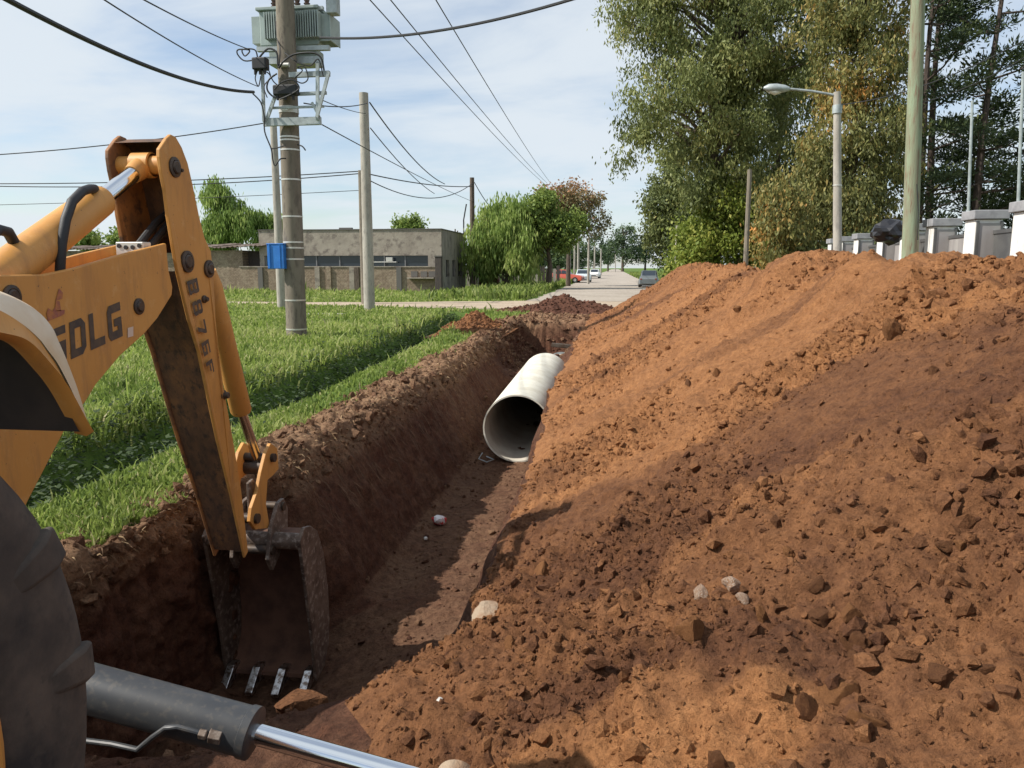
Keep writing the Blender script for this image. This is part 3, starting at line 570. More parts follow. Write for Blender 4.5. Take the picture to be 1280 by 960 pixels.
# right verge of the road and grass under the far trees
n = 26000; y = np.exp(RNG.uniform(np.log(39), np.log(190), n)); x = 3.5 + RNG.random(n) ** 1.5 * (5 + .1 * y)
lf = RNG.random(n) < .35; x = np.where(lf, -4.7 - RNG.random(n) ** 1.4 * 5, x); 
blades('verge_grass', x, y, ground_z(x, y), RNG.uniform(.2, .6, n) * (1 + .003 * y), .0016 * y, np.clip(.5 + .25 * RNG.normal(size=n), 0, .9), M_GRASS, .7, 'rough grass on both verges of the far road', 'grass')
# broad dark weeds in the ditch
n = 30000; y = np.exp(RNG.uniform(np.log(3.2), np.log(28), n)); x = ditch_x(y) - .16 + RNG.normal(size=n) * (.27 + .10 * (y < 9)); z = ground_z(x, y)
hh = RNG.uniform(.02, .26, n); c = np.stack([x, y, z + hh], -1); a = RNG.uniform(0, 6.283, n); L = RNG.uniform(.025, .06, n) * (1 + .045 * y); el = RNG.uniform(-.5, .5, n)
d = np.stack([np.cos(a) * np.cos(el), np.sin(a) * np.cos(el), np.sin(el)], -1); s = np.stack([-np.sin(a), np.cos(a), RNG.uniform(-.4, .4, n)], -1)
V = np.stack([c, c + d * (L * .45)[:, None] + s * (L * .27)[:, None], c + d * L[:, None], c + d * (L * .45)[:, None] - s * (L * .27)[:, None]], 1).reshape(-1, 3)
o = link('ditch_weeds', np_mesh('ditch_weeds', V, np.arange(n * 4).reshape(-1, 4), M_WEED, False, {'tone': np.repeat(np.clip(RNG.normal(.45, .28, n), 0, 1), 4)})); tag(o, 'dark broad-leaved weeds filling the roadside ditch', 'weeds', kind='stuff')
# torn dead grass and roots along the cut edge of the trench
n = 3200; ix = np.where((TPf[:, 0] < -2.62) & (TPf[:, 2] > -.10) & (TPf[:, 1] > 2.5) & (TPf[:, 1] < 24))[0]; i = RNG.choice(ix, n); c = TPf[i] + RNG.normal(size=(n, 3)) * .015
L = RNG.uniform(.025, .09, n) * (1 + .02 * c[:, 1]); d = RNG.normal(size=(n, 3)) * np.array([.7, .8, .35]) + np.array([.5, 0, -.25]); d /= np.linalg.norm(d, axis=1, keepdims=True)
s = np.cross(d, RNG.normal(size=(n, 3))); s /= np.linalg.norm(s, axis=1, keepdims=True) + 1e-9; s *= (.0016 + .0005 * c[:, 1])[:, None]
mid = c + d * (L * .55)[:, None]; tip = c + d * L[:, None] + np.array([0, 0, -1]) * (L * .35)[:, None]
V = np.stack([c - s, c + s, mid + s, mid - s, tip], 1).reshape(-1, 3); k = (np.arange(n) * 5)[:, None]
o = link('torn_roots', np_mesh('torn_roots', V, np.concatenate([k + np.array([[0, 1, 2]]), k + np.array([[0, 2, 3]]), k + np.array([[3, 2, 4]])]), M_STRAW, False, {'tone': np.repeat(RNG.random(n), 5)}), trench); tag(o, kind='stuff')
n = 320; ix = np.where((TPf[:, 0] < -2.2) & (TPf[:, 2] > -.5) & (TPf[:, 2] < -.1) & (TPf[:, 1] > 5.9) & (TPf[:, 1] < 16))[0]; i = RNG.choice(ix, n); c = TPf[i] + TNf[i] * .012
L = RNG.uniform(.05, .22, n); s = np.stack([0 * L, np.ones(n), 0 * L], -1) * .0022 * (1 + .12 * c[:, 1])[:, None]; e = c + np.stack([RNG.uniform(.02, .10, n) + .15 * L, RNG.normal(size=n) * .02, -L], -1); m_ = (c + e) / 2 + RNG.normal(size=(n, 3)) * .01
V = np.stack([c - s, c + s, m_ + s, m_ - s, e], 1).reshape(-1, 3); k = (np.arange(n) * 5)[:, None]
o = link('hanging_roots', np_mesh('hanging_roots', V, np.concatenate([k + np.array([[0, 1, 2]]), k + np.array([[0, 2, 3]]), k + np.array([[3, 2, 4]])]), M_STRAW, False, {'tone': np.repeat(RNG.random(n) * .35, 5)}), trench); tag(o, kind='stuff')

# ================================================================== TREES
def leaves_mesh(C_, D, L, Wd, tone, mat):
    n = len(C_); D = D / (np.linalg.norm(D, axis=1, keepdims=True) + 1e-9); s = np.cross(D, RNG.normal(size=(n, 3))); s /= np.linalg.norm(s, axis=1, keepdims=True) + 1e-9; s *= Wd[:, None]
    V = np.stack([C_, C_ + D * (L * .45)[:, None] + s, C_ + D * L[:, None], C_ + D * (L * .45)[:, None] - s], 1).reshape(-1, 3)
    return np_mesh('crown', V, np.arange(n * 4).reshape(-1, 4), mat, False, {'tone': np.repeat(np.clip(tone, 0, 1), 4)})
def tree(name, label, base, trunk, blobs, mat, leaf=(.22, .05), n=20000, clusters=220, spread=.55, droop=.6, bark=None, limbs=30, group=None, trunk_r=.3, tone0=.5, tone_hi=None, flat=1.0, shell=.55, cat='tree'):
    """trunk: list of points relative to base; blobs: (cx,cy,cz,rx,ry,rz,weight) relative to base"""
    base = Vector(base); root = thing(name, label, cat, base, group)
    bl = np.array(blobs, float); w = bl[:, 6] / bl[:, 6].sum(); pick = RNG.choice(len(bl), clusters, p=w)
    d = RNG.normal(size=(clusters, 3)); d /= np.linalg.norm(d, axis=1, keepdims=True); r = (shell + (1 - shell) * RNG.random(clusters)) ** .7 * np.where(RNG.random(clusters) < .3, RNG.random(clusters), 1)
    cc = bl[pick, :3] + d * r[:, None] * bl[pick, 3:6]
    cs = spread * RNG.uniform(.55, 1.35, clusters); ct = RNG.normal(0, .14, clusters) + tone0
    k = RNG.choice(clusters, n, p=cs ** 2 / (cs ** 2).sum()); off = RNG.normal(size=(n, 3)) * np.array([1, 1, flat]) * .5
    Cc = cc[k] + off * cs[k][:, None]; Cc[:, 2] -= droop * .35 * RNG.random(n) ** 2 * cs[k]
    D = RNG.normal(size=(n, 3)); D[:, 2] -= droop * 2.2
    tone = ct[k] + RNG.normal(0, .13, n)
    if tone_hi is not None: tone = tone + tone_hi(Cc)
    L = leaf[0] * RNG.uniform(.6, 1.3, n)
    me = leaves_mesh(Cc, D, L, L * leaf[1] / leaf[0] * RNG.uniform(.7, 1.3, n), tone, mat); link('crown', me, root, True)
    mb = MB(); tp = [Vector(p) for p in trunk]; H = tp[-1].z
    mb.tube(tp, [trunk_r * (1 - .75 * (i / max(1, len(tp) - 1))) for i in range(len(tp))], 9)
    zs = [p.z for p in tp]
    def tpt(z):
        z = max(zs[0], min(zs[-1], z))
        return Vector(tuple(float(np.interp(z, zs, [p[a] for p in tp])) for a in range(3)))
    for i in RNG.choice(clusters, min(limbs, clusters), replace=False):
        e = Vector(cc[i]); hz = math.hypot(e.x, e.y); st = tpt(min(e.z - hz * random.uniform(.35, .8), H * .97)); 
        if st.z > e.z: st = tpt(max(e.z * .6, 0.3))
        m = st.lerp(e, .5) + Vector((random.uniform(-.2, .2), random.uniform(-.2, .2), .12 * (e - st).length)); r0 = trunk_r * .32 * random.uniform(.6, 1.1)
        mb.tube([st, st.lerp(m, .6), m, m.lerp(e, .6) + Vector((0, 0, .05)), e], [r0, r0 * .8, r0 * .55, r0 * .35, r0 * .15], 5)
    mb.build('trunk', bark or M_BARK, root, True, local=True); return root
G = 0.0
# tall eucalyptus on the right, with a russet one in front of it
tree('eucalyptus_tree', 'tall olive green eucalyptus with the fullest crown right of the road', (5.2, 44, G), [(0, 0, 0), (.3, 0, 4), (-.2, .2, 9), (.6, .2, 14), (.4, 0, 20)],
     [(-.2, 0, 16, 4.6, 4, 5.0, 3), (-1.6, -.5, 10.5, 3.6, 3.4, 3.4, 2), (2.3, 0, 12, 3.0, 3.4, 4.6, 2.2), (.3, 0, 6.4, 2.4, 2.2, 2.2, .8), (.5, 0, 21, 3.6, 3.6, 2.6, 1.1), (-3.9, -.2, 15.5, 2.0, 2, 3.6, .9), (-3.6, 0, 9.6, 1.6, 1.6, 1.6, .35), (-4.4, 0, 7.6, .8, .8, .6, .07), (4.2, .5, 16, 2.6, 3, 4.5, 1.2)],
     M_EUC, (.25, .042), 95000, 640, .66, .9, limbs=120, trunk_r=.42, tone0=.5)
tree('eucalyptus_tree', 'eucalyptus with rusty orange tips behind the street lamp', (10.4, 37, G), [(0, 0, 0), (-.2, 0, 4), (.1, 0, 8), (0, 0, 13)],
     [(-.2, 0, 11.6, 2.2, 2.2, 3.2, 2), (.2, 0, 7, 2.6, 2.4, 2.6, 2), (-.9, -.4, 4, 2.4, 2, 2.0, 1.4), (.2, -.2, 15, 1.9, 2, 1.9, 1.2), (1.2, 0, 3.4, 1.5, 1.6, 1.8, .8)],
     M_EUCR, (.23, .04), 66000, 460, .58, .9, limbs=60, trunk_r=.34, tone0=.36, tone_hi=lambda c: .20 * np.exp(-((c[:, 0] + 1.2) ** 2 + (c[:, 2] - 8.8) ** 2) / 4) + .05 * np.clip((c[:, 2] - 10) / 5, 0, 1))
tree('eucalyptus_tree', 'slender grey green eucalyptus sapling below the rusty one', (6.6, 33.5, G), [(0, 0, 0), (.1, 0, 2), (0, 0, 4.6)], [(0, 0, 3.6, 1.1, 1.0, 1.9, 2), (.6, 0, 2.0, 1.1, 1, 1.2, 1)],
     M_EUCR, (.20, .038), 12000, 110, .5, 1.0, limbs=20, trunk_r=.12, tone0=.5)
tree('broadleaf_tree', 'yellow green roadside tree under the tall eucalyptus', (5.2, 43.5, G), [(0, 0, 0), (.1, 0, 2.5), (0, 0, 5.5)], [(.2, 0, 5.0, 1.6, 1.5, 1.9, 1.6), (-.9, -.2, 3.2, 1.5, 1.4, 1.3, 1.0), (-1.2, 0, 2.0, 1.1, 1.2, 1.1, .8), (1.4, -.2, 3.0, 1.7, 1.4, 2.0, 1.2), (2.4, .4, 4.6, 1.3, 1.3, 1.4, .6)],
     M_BUSH, (.20, .06), 19000, 150, .62, .5, limbs=40, trunk_r=.14, tone0=.46, shell=.3)
tree('shrub', 'low bright green shrub at the edge of the far road', (5.9, 64, G), [(0, 0, 0), (0, 0, 2)], [(0, 0, 1.6, 1.8, 3, 1.3, 1), (.6, 2, 3.4, 1.8, 2.5, 1.8, 1)], M_BUSH, (.26, .09), 11000, 120, .6, .2, limbs=14, trunk_r=.1, tone0=.42, cat='shrub')
tree('shrub', 'dark green shrub under the rusty eucalyptus by the heap', (10.6, 33, G), [(0, 0, 0), (0, 0, 2)], [(0, 0, 1.6, 2.2, 1.6, 1.5, 1), (-1.9, .5, 1.3, 1.5, 1.2, 1.2, .7)], M_EUC, (.24, .06), 12000, 130, .55, .5, limbs=14, trunk_r=.1, tone0=.2, cat='shrub')
tree('broadleaf_tree', 'dark tree filling the gap behind the far eucalyptus', (4.9, 72, G), [(0, 0, 0), (0, 0, 5), (0, 0, 9)], [(0, 0, 8, 2.4, 3, 3.6, 2), (-.2, 0, 4, 2.4, 3, 2.4, 1), (.6, 0, 12, 1.6, 2, 2.2, .6)], M_EUC, (.36, .09), 14000, 170, .8, .6, limbs=20, trunk_r=.24, tone0=.35)
tree('eucalyptus_tree', 'shaded eucalyptus filling the gap between the tall one and the rusty one', (9.6, 50, G), [(0, 0, 0), (0, 0, 5), (.2, 0, 12)], [(0, 0, 10, 3.0, 2.4, 4.5, 2), (-.6, 0, 4.2, 3.0, 2.4, 3.0, 1.6), (1.8, 0, 5, 2.6, 2.4, 3.4, 1.2)], M_EUC, (.27, .05), 34000, 330, .7, .9, limbs=40, trunk_r=.3, tone0=.38)
# pines
def pine(label, base, H, lean, whorls, n, seed, spread=2.2, first=.35, dens=1.0):
    base = Vector(base); root = thing('pine_tree', label, 'pine tree', base, 'pines behind the fence'); rg = np.random.default_rng(seed); rd = random.Random(seed)
    pts = [Vector((lean * (t ** 1.5) + .18 * math.sin(t * 5 + seed), .1 * math.sin(t * 7 + seed), t * H)) for t in np.linspace(0, 1, 9)]
    mb = MB(); r0 = .022 * H * .62; mb.tube(pts, [r0 * (1 - .72 * i / 8) for i in range(9)], 8); cc = []; cs = []
    for k in range(whorls):
        t = first + (1 - first) * (k + rd.random() * .8) / whorls; t = min(t, .99); st = Vector(tuple(np.interp(t * H, [p.z for p in pts], [p[a] for p in pts]) for a in range(3)))
        for _ in range(rd.choice([1, 2, 2, 3])):
            a = rd.uniform(0, 6.283); l = spread * (1.15 - .55 * t) * rd.uniform(.45, 1.2); e = st + Vector((math.cos(a) * l, math.sin(a) * l, l * rd.uniform(.05, .5))); m = st.lerp(e, .5) + Vector((0, 0, -.08 * l))
            rr = r0 * .26; mb.tube([st, m, e], [rr, rr * .7, rr * .3], 5)
            for q in (.55, .8, 1.0):
                c = st.lerp(e, q) + Vector((rd.uniform(-.25, .25), rd.uniform(-.25, .25), rd.uniform(0, .3)))
                if rd.random() < .66 * dens: cc.append(c[:]); cs.append(rd.uniform(.42, .9))
    cc = np.array(cc); cs = np.array(cs); k = rg.choice(len(cc), n, p=cs ** 2 / (cs ** 2).sum()); off = rg.normal(size=(n, 3)) * np.array([.5, .5, .24]) * cs[k][:, None]; Cc = cc[k] + off
    D = off / (np.linalg.norm(off, axis=1, keepdims=True) + 1e-6) + rg.normal(size=(n, 3)) * .6; D[:, 2] += .5; L = rg.uniform(.16, .34, n)
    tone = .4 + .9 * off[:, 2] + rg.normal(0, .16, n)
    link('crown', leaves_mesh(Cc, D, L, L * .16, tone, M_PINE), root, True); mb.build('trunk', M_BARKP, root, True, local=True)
pine('tall pine just right of the rusty eucalyptus', (14.6, 41, 0), 17.0, .3, 16, 9331, 1, 3.0, .16)
pine('tall straight pine seen left of the wooden pole', (16.4, 44, 0), 18.5, -.3, 16, 9331, 2, 2.8, .18)
pine('dark pine directly behind the green wooden pole', (17.9, 42, 0), 18.0, .2, 16, 9331, 3, 2.8, .16)
pine('leaning pine right of the green wooden pole', (20.6, 44, 0), 12.6, 1.0, 13, 8087, 4, 2.8, .20)
pine('forked pine behind the thin grey post', (22.9, 43, 0), 12.4, .8, 13, 8087, 5, 3.0, .20)
pine('rightmost pine at the edge of the view', (25.4, 42, 0), 12.8, -.6, 14, 8709, 6, 3.2, .22)
pine('shorter pine standing low between the taller pines', (19.6, 47, 0), 10.0, .2, 11, 5598, 7, 2.6, .14)
# left of the road
tree('willow_tree', 'pale green drooping willow beside the grey house', (-8.4, 59.5, G), [(0, 0, 0), (.2, 0, 2), (.1, 0, 5)], [(-.4, 0, 4.2, 2.7, 2.2, 2.3, 2), (-1.6, -.2, 3.2, 1.7, 2, 2.2, 1.2), (1.0, -.4, 3.4, 1.8, 2, 2.2, 1.2), (.3, 0, 6.0, 1.5, 1.5, 1.0, .6)], M_WILLOW, (.42, .05), 26000, 240, .62, 2.4, limbs=34, trunk_r=.24, tone0=.55)
tree('broadleaf_tree', 'vivid green leafy tree with dark trunk at the road corner', (-5.2, 60.5, G), [(0, 0, 0), (.1, 0, 2), (-.1, 0, 3.4), (.1, 0, 6)], [(-.3, 0, 5.6, 1.9, 2, 1.9, 2), (1.3, 0, 4.5, 1.7, 1.8, 1.3, 1.4), (-1.3, 0, 4.1, 1.5, 1.6, 1.3, 1.2), (-.5, 0, 6.9, 1.1, 1.2, .7, .5)], M_GREENTREE, (.24, .08), 22000, 190, .52, .3, limbs=34, trunk_r=.24, tone0=.5)
tree('broadleaf_tree', 'sparse tree with reddish new leaves behind the vivid green one', (-4.2, 69.5, G), [(0, 0, 0), (.0, 0, 2.5), (.2, 0, 6), (.3, 0, 8)], [(.0, 0, 7.7, 3.2, 2.4, 1.5, 2), (2.0, 0, 6.3, 2.1, 1.8, 1.9, 1.0), (-1.8, 0, 6.6, 1.6, 1.8, 1.4, .8)], M_BROWNTREE, (.26, .07), 8500, 150, .55, .3, limbs=90, trunk_r=.24, tone0=.5, tone_hi=lambda c: .3 * np.clip((c[:, 2] - 7) / 2, -.6, 1))
tree('willow_tree', 'feathery willow rising behind the shed roof', (AY(288, 300, 74).x, 74.0, G), [(0, 0, 0), (.2, 0, 4), (.1, 0, 8)], [(-.6, 0, 7.2, 2.0, 2, 2.4, 2), (1.1, 0, 6.0, 2.2, 2, 2.0, 1.6), (-1.2, 0, 5.0, 2, 2, 1.8, 1), (-1.4, 0, 9.6, .9, 1, .9, .5)], M_WILLOW, (.5, .07), 13000, 150, .75, 2.0, limbs=30, trunk_r=.25, tone0=.42)
tree('broadleaf_tree', 'round headed tree peeping over the shed beside the willow', (AY(339, 300, 76).x, 76.0, G), [(0, 0, 0), (.1, 0, 4), (0, 0, 6)], [(0, 0, 6.0, 1.8, 1.6, 1.4, 1), (-.4, 0, 4.6, 1.6, 1.6, 1.0, .6)], M_WILLOW, (.5, .06), 6000, 70, .6, 1.6, limbs=16, trunk_r=.2, tone0=.4)
tree('broadleaf_tree', 'small green treetop showing above the flat roof', (AY(512, 300, 72).x, 72.0, G), [(0, 0, 0), (0, 0, 3), (0, 0, 5.6)], [(0, 0, 5.5, 1.3, 1.2, .8, 1)], M_GREENTREE, (.32, .09), 2600, 40, .5, .3, limbs=16, trunk_r=.14, tone0=.5)
tree('broadleaf_tree', 'green treetop behind the shed seen under the boom cylinder', (AY(108, 300, 78).x, 78.0, G), [(0, 0, 0), (0, 0, 3), (0, 0, 5)], [(0, 0, 4.9, 1.5, 1.5, 1.1, 1), (3.9, 0, 4.6, 1.0, 1, .8, .5)], M_GREENTREE, (.4, .11), 4200, 60, .6, .3, limbs=12, trunk_r=.16, tone0=.6)
for i, (x_, y_, h_, lab) in enumerate([(-10.5, 96, 7.0, 'loose grey green tree behind the red parked car'), (-9.5, 122, 8.5, 'second loose grey green tree along the left verge of the road'), (-8.5, 160, 9.0, 'third and farthest loose tree along the left verge of the road'),
                                        (-9.0, 330, 17, 'bluish dark tree at the far end of the road, left'), (3.0, 345, 22, 'tallest bluish dark tree closing the far end of the road'), (13, 350, 17, 'bluish dark tree at the far end of the road, right'), (-3.5, 360, 15, 'low bluish tree in the middle of the far road end')]):
    s = h_ / 8
    tree('far_tree', lab, (x_, y_, 0), [(0, 0, 0), (0, 0, h_ * .5), (0, 0, h_ * .85)], [(0, 0, h_ * .62, 2.3 * s, 2.3 * s, h_ * .3, 2), (.9 * s, 0, h_ * .4, 2.0 * s, 2 * s, h_ * .25, 1), (-.9 * s, 0, h_ * .42, 2.0 * s, 2 * s, h_ * .25, 1)], M_FAR, (.3 * s + .1, .10 * s + .03), 5000 if i < 3 else 3500, 70, .6 * s, .4, limbs=16, trunk_r=.03 * h_, tone0=.5 if i < 3 else .35, group='trees along the far road')

# ================================================================== PIPE
pr = .5; px0, px1 = 10.82, 16.15; pcx, pcz = -1.37, -.655
pipe = thing('drain_pipe', 'large pale plastic drain pipe lying in the trench', 'pipe', (pcx, px0, pcz - pr))
mb = MB(); prof = [(pr - .022, 0), (pr, 0)] + [(pr, (px1 - px0) * k / 20) for k in range(1, 20)] + [(pr, px1 - px0), (pr - .0215, px1 - px0)]
mb.lathe(prof, (pcx, px0, pcz), (-.012, 1, .004), 72); mb.build('shell', M_PIPE, pipe, True)
mb = MB(); mb.lathe([(pr - .022, 0.0)] + [(pr - .022, (px1 - px0) * k / 12) for k in range(1, 13)] + [(.001, px1 - px0 - .3)], (pcx, px0, pcz), (-.012, 1, .004), 64); mb.build('lining', M_PIPEIN, pipe, True)  # far end closed inside to keep light out
mb = MB(); mb.tube([(pcx - .50, px0 - .05, pcz - .36), (pcx - .55, px0 - .1, pcz - .44), (pcx - .42, px0 - .16, pcz - .47), (pcx - .33, px0 - .08, pcz - .45), (pcx - .45, px0 - .02, pcz - .42)], .009, 6)
tag(mb.build('wire_loop', M_GALV, None, True), 'loop of pale wire lying at the mouth of the pipe', 'wire')
mb = MB(); c = Vector((-1.32, 17.9, -.36)); mb.lathe([(.43, 0), (.45, 0), (.45, 1.6), (.43, 1.6)], c - Vector((0, 0, .56)), (0, 1, 0), 40)
tag(mb.build('drain_pipe', M_PIPE, None, True), 'next drain pipe almost buried in soil beyond the first', 'pipe')

# ================================================================== BACKHOE LOADER
XB = -2.45
bh = thing('backhoe_loader', 'yellow backhoe loader reaching its bucket into the trench', 'backhoe', (XB, 1.11, 0))
def YZ(pts, X): return [(AX(a, b_, X).y, AX(a, b_, X).z) for a, b_ in pts]
def plate(mb, poly, x0, x1, fx=None): mb.prism(poly, x0, x1, fx)
# --- boom (two side plates with recessed webs)
XN = XB + .125
bo = YZ([(208, 304), (211, 337), (216, 359), (215, 369), (197, 398), (181, 417), (150, 445), (120, 481), (108, 501), (81, 538), (37, 623), (5, 690), (-60, 735), (-150, 700), (-190, 610), (-140, 500), (-85, 400), (-40, 358), (0, 344), (55, 343), (94, 335), (156, 317)], XN)
mb = MB(); mb.prism(bo, XN - .025, XN); mb.prism(bo, XB - .125, XB - .10)
cy = sum(p[0] for p in bo) / len(bo); cz = sum(p[1] for p in bo) / len(bo)
lo = bo[4:12]
for (a, b_) in zip(lo[:-1], lo[1:]):                          # lower web
    ua = (a[0] - .02, a[1] + .03); ub = (b_[0] - .02, b_[1] + .03)
    mb.add([(XN - .03, *ua), (XN - .03, *ub), (XB - .095, *ub), (XB - .095, *ua)], [(0, 1, 2, 3)])
up = [bo[0], bo[21], bo[20], bo[19], bo[18], bo[17], bo[16], bo[15]]
for (a, b_) in zip(up[:-1], up[1:]):                          # upper web, set low between the plates
    mb.add([(XN - .03, a[0], a[1] - .10), (XN - .03, b_[0], b_[1] - .10), (XB - .095, b_[0], b_[1] - .10), (XB - .095, a[0], a[1] - .10)], [(0, 1, 2, 3)])
boom = mb.build('boom', M_YEL, bh, False, .006)
def pin(name, px, py, X, r, parent, proud=.012, mat=None, ring=True):
    p = AX(px, py, X); mb = MB()
    if ring: mb.lathe([(r * 1.55, -.004), (r * 1.55, .008), (r * 1.1, .012)], p, (1, 0, 0), 24)
    mb.lathe([(r, -.01), (r, proud), (r * .8, proud + .006), (0.001, proud + .006)], p, (1, 0, 0), 20)
    return mb.build(name, mat or M_DARKSTEEL, parent, True)
pin('pin', 173, 383, XN, .026, boom); pin('pin', 14, 371, XN, .03, boom)
mb = MB(); a = AX(146, 330, XB + .07); blk = AX(165, 312, XB); mb.box((XB + .01, blk.y, blk.z), (.15, .07, .075)); vb = mb.build('valve_block', M_BAND, boom, False, .004)
for k in range(4):
    mb = MB(); mb.lathe([(.001, 0), (.011, 0), (.011, .004), (.001, .004)], (XB - .045 + k * .037, blk.y - .0365, blk.z + .018 - (.008 if k in (1, 2) else 0)), (0, -1, 0), 12); mb.build('port', M_BLACK, vb)
mb = MB()
for k, (a, b_) in enumerate([((172, 308), (192, 262)), ((186, 310), (212, 262))]):
    p0 = AX(*a, XB + .03 * k); p1 = AX(*b_, XB + .04 * k) + Vector((0, .15, 0)); mb.tube([p0, p0.lerp(p1, .5) + Vector((0, .02, .03)), p1], .02, 10)
mb.build('hose', M_RUBBER, boom, True)
# lettering drawn as flat plates on the side
def quadmap(q, X, lift):
    Q = [AX(*p, X) for p in q]                                # bl, br, tr, tl
    def f(u, v): 
        p = (Q[0] * (1 - u) + Q[1] * u) * (1 - v) + (Q[3] * (1 - u) + Q[2] * u) * v; p.x = X + lift; return p
    return f
LET = {'S': [[(0, .78), (0, 1), (1, 1), (1, .78), (.3, .78)], [(0, .78), (.3, .78), (.3, .6), (.0, .42)], [(0, .42), (.3, .6), (1, .6), (1, .42)], [(.7, .42), (1, .42), (1, .1), (.7, .22)], [(0, 0), (0, .22), (.7, .22), (1, .1), (.9, 0)]],
 'D': [[(0, 0), (0, 1), (.3, .78), (.3, .22)], [(0, 1), (.75, 1), (.7, .78), (.3, .78)], [(0, 0), (.3, .22), (.7, .22), (.75, 0)], [(.75, 1), (1, .82), (1, .18), (.75, 0), (.7, .22), (.7, .78)]],
 'L': [[(0, 0), (0, 1), (.3, 1), (.3, .24)], [(0, 0), (.3, .24), (1, .24), (1, 0)]],
 'G': [[(0, .15), (0, .85), (.3, .76), (.3, .24)], [(0, .85), (.15, 1), (1, 1), (1, .76), (.3, .76)], [(0, .15), (.3, .24), (.7, .24), (1, 0), (.15, 0)], [(.7, .24), (.7, .36), (1, .58), (1, 0)], [(.45, .36), (.45, .58), (1, .58), (.7, .36)]],
 'B': [[(0, 0), (0, 1), (.28, 1), (.28, 0)], [(.28, 1), (.9, 1), (1, .9), (.72, .8), (.28, .8)], [(.72, .8), (1, .9), (1, .6), (.72, .6)], [(.28, .6), (1, .6), (.9, .42), (.28, .42)], [(.72, .42), (.9, .42), (1, .1), (.72, .2)], [(.28, 0), (.28, .2), (.72, .2), (1, .1), (.9, 0)]],
 '8': [[(.15, 0), (0, .12), (0, .42), (.1, .5), (0, .58), (0, .88), (.15, 1), (.28, .82), (.28, .18)], [(.15, 1), (.85, 1), (.72, .82), (.28, .82)], [(.85, 1), (1, .88), (1, .58), (.9, .5), (1, .42), (1, .12), (.85, 0), (.72, .18), (.72, .82)], [(.15, 0), (.28, .18), (.72, .18), (.85, 0)], [(.28, .6), (.72, .6), (.72, .42), (.28, .42)]],
 '7': [[(0, .8), (0, 1), (1, 1), (1, .8)], [(.68, .8), (1, .8), (.6, 0), (.28, 0)]],
 '6': [[(0, 0), (0, 1), (.28, .82), (.28, .18)], [(0, 1), (1, 1), (1, .82), (.28, .82)], [(0, 0), (.28, .18), (.72, .18), (1, 0)], [(.72, .18), (.72, .42), (1, .6), (1, 0)], [(.28, .42), (.28, .6), (1, .6), (.72, .42)]],
 'F': [[(0, 0), (0, 1), (.28, .8), (.28, 0)], [(0, 1), (1, 1), (1, .8), (.28, .8)], [(.28, .42), (.28, .62), (.8, .62), (.8, .42)]]}
def letters(word, fm, gap, parent, mat):
    k = len(word); wd = (1 - gap * (k - 1)) / k
    for i, ch in enumerate(word):
        mb = MB(); u0 = i * (wd + gap)
        for poly in LET[ch]: mb.add([fm(u0 + wd * u, v) for u, v in poly], [tuple(range(len(poly)))])
        mb.build('letter', mat, parent)
letters('SDLG', quadmap([(62, 461), (153, 420), (149, 377), (60, 414)], XN, .003), .055, boom, M_DECAL)
fm = quadmap([(58, 402), (82, 394), (80, 358), (56, 366)], XN, .003); mb = MB()
for poly in [[(.05, 0), (.9, .05), (.95, .2), (.3, .3), (.1, .45), (0, .3)], [(.3, .3), (.75, .2), (.7, .55), (.5, .62), (.45, .4)], [(.5, .62), (.85, .6), (.9, .8), (.7, 1), (.62, .85)]]: mb.add([fm(*p) for p in poly], [tuple(range(len(poly)))])
mb.build('emblem', M_DECALR, boom)
fm = quadmap([(159, 422), (166, 420), (166, 408), (159, 410)], XN, .003); mb = MB(); mb.add([fm(*p) for p in [(0, 0), (1, 0), (1, 1), (0, 1)]], [(0, 1, 2, 3)]); mb.build('sticker', M_BAND, boom)
# --- dipper arm: two plates, closed box below the hinge
XD = XB + .152
right_e = [(220, 171), (227.5, 184), (235, 204), (241, 230), (249, 269), (256, 297), (264, 314), (267, 344), (270, 400), (274, 440), (281, 482), (297, 560), (307, 612), (318, 690)]
left_e = [(314, 698), (295, 620), (276, 550), (264, 500), (250, 440), (237.5, 400), (223, 339), (217, 305), (211, 269), (207.5, 240), (202, 212), (200, 196), (200, 186), (209, 172.5), (214, 168)]
dp = YZ(right_e + left_e, XD)
ztop, zbot = 2.3, -.3
def dtaper(y, z, x): t_ = max(0, min(1, (1.2 - z) / 1.5)); return XB + (x - XB) * (1 - .30 * t_)
mb = MB(); mb.prism(dp, XD - .022, XD, dtaper)
L_ = YZ([(223, 339), (237.5, 400), (250, 440), (264, 500), (276, 550), (295, 620), (312, 690)], XD); R_ = YZ([(267, 344), (270, 400), (274, 440), (281, 482), (297, 560), (307, 612), (316, 682)], XD)
T_ = YZ([(220, 176), (228, 190), (234.5, 206), (240, 232), (247.5, 269), (254, 297), (262, 316)], XD)
dipper = mb.build('dipper_arm', M_YEL, bh, False, .005)
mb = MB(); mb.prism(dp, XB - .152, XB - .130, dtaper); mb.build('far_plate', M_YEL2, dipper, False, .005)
mb = MB()
ins = .012
for S_ in (L_,):
    for (a, b_) in zip(S_[:-1], S_[1:]):
        mb.add([(dtaper(0, a[1], XD - .02), a[0] + ins, a[1]), (dtaper(0, b_[1], XD - .02), b_[0] + ins, b_[1]), (dtaper(0, b_[1], XB - .132), b_[0] + ins, b_[1]), (dtaper(0, a[1], XB - .132), a[0] + ins, a[1])], [(0, 1, 2, 3)])
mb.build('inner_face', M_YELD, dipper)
mb = MB()
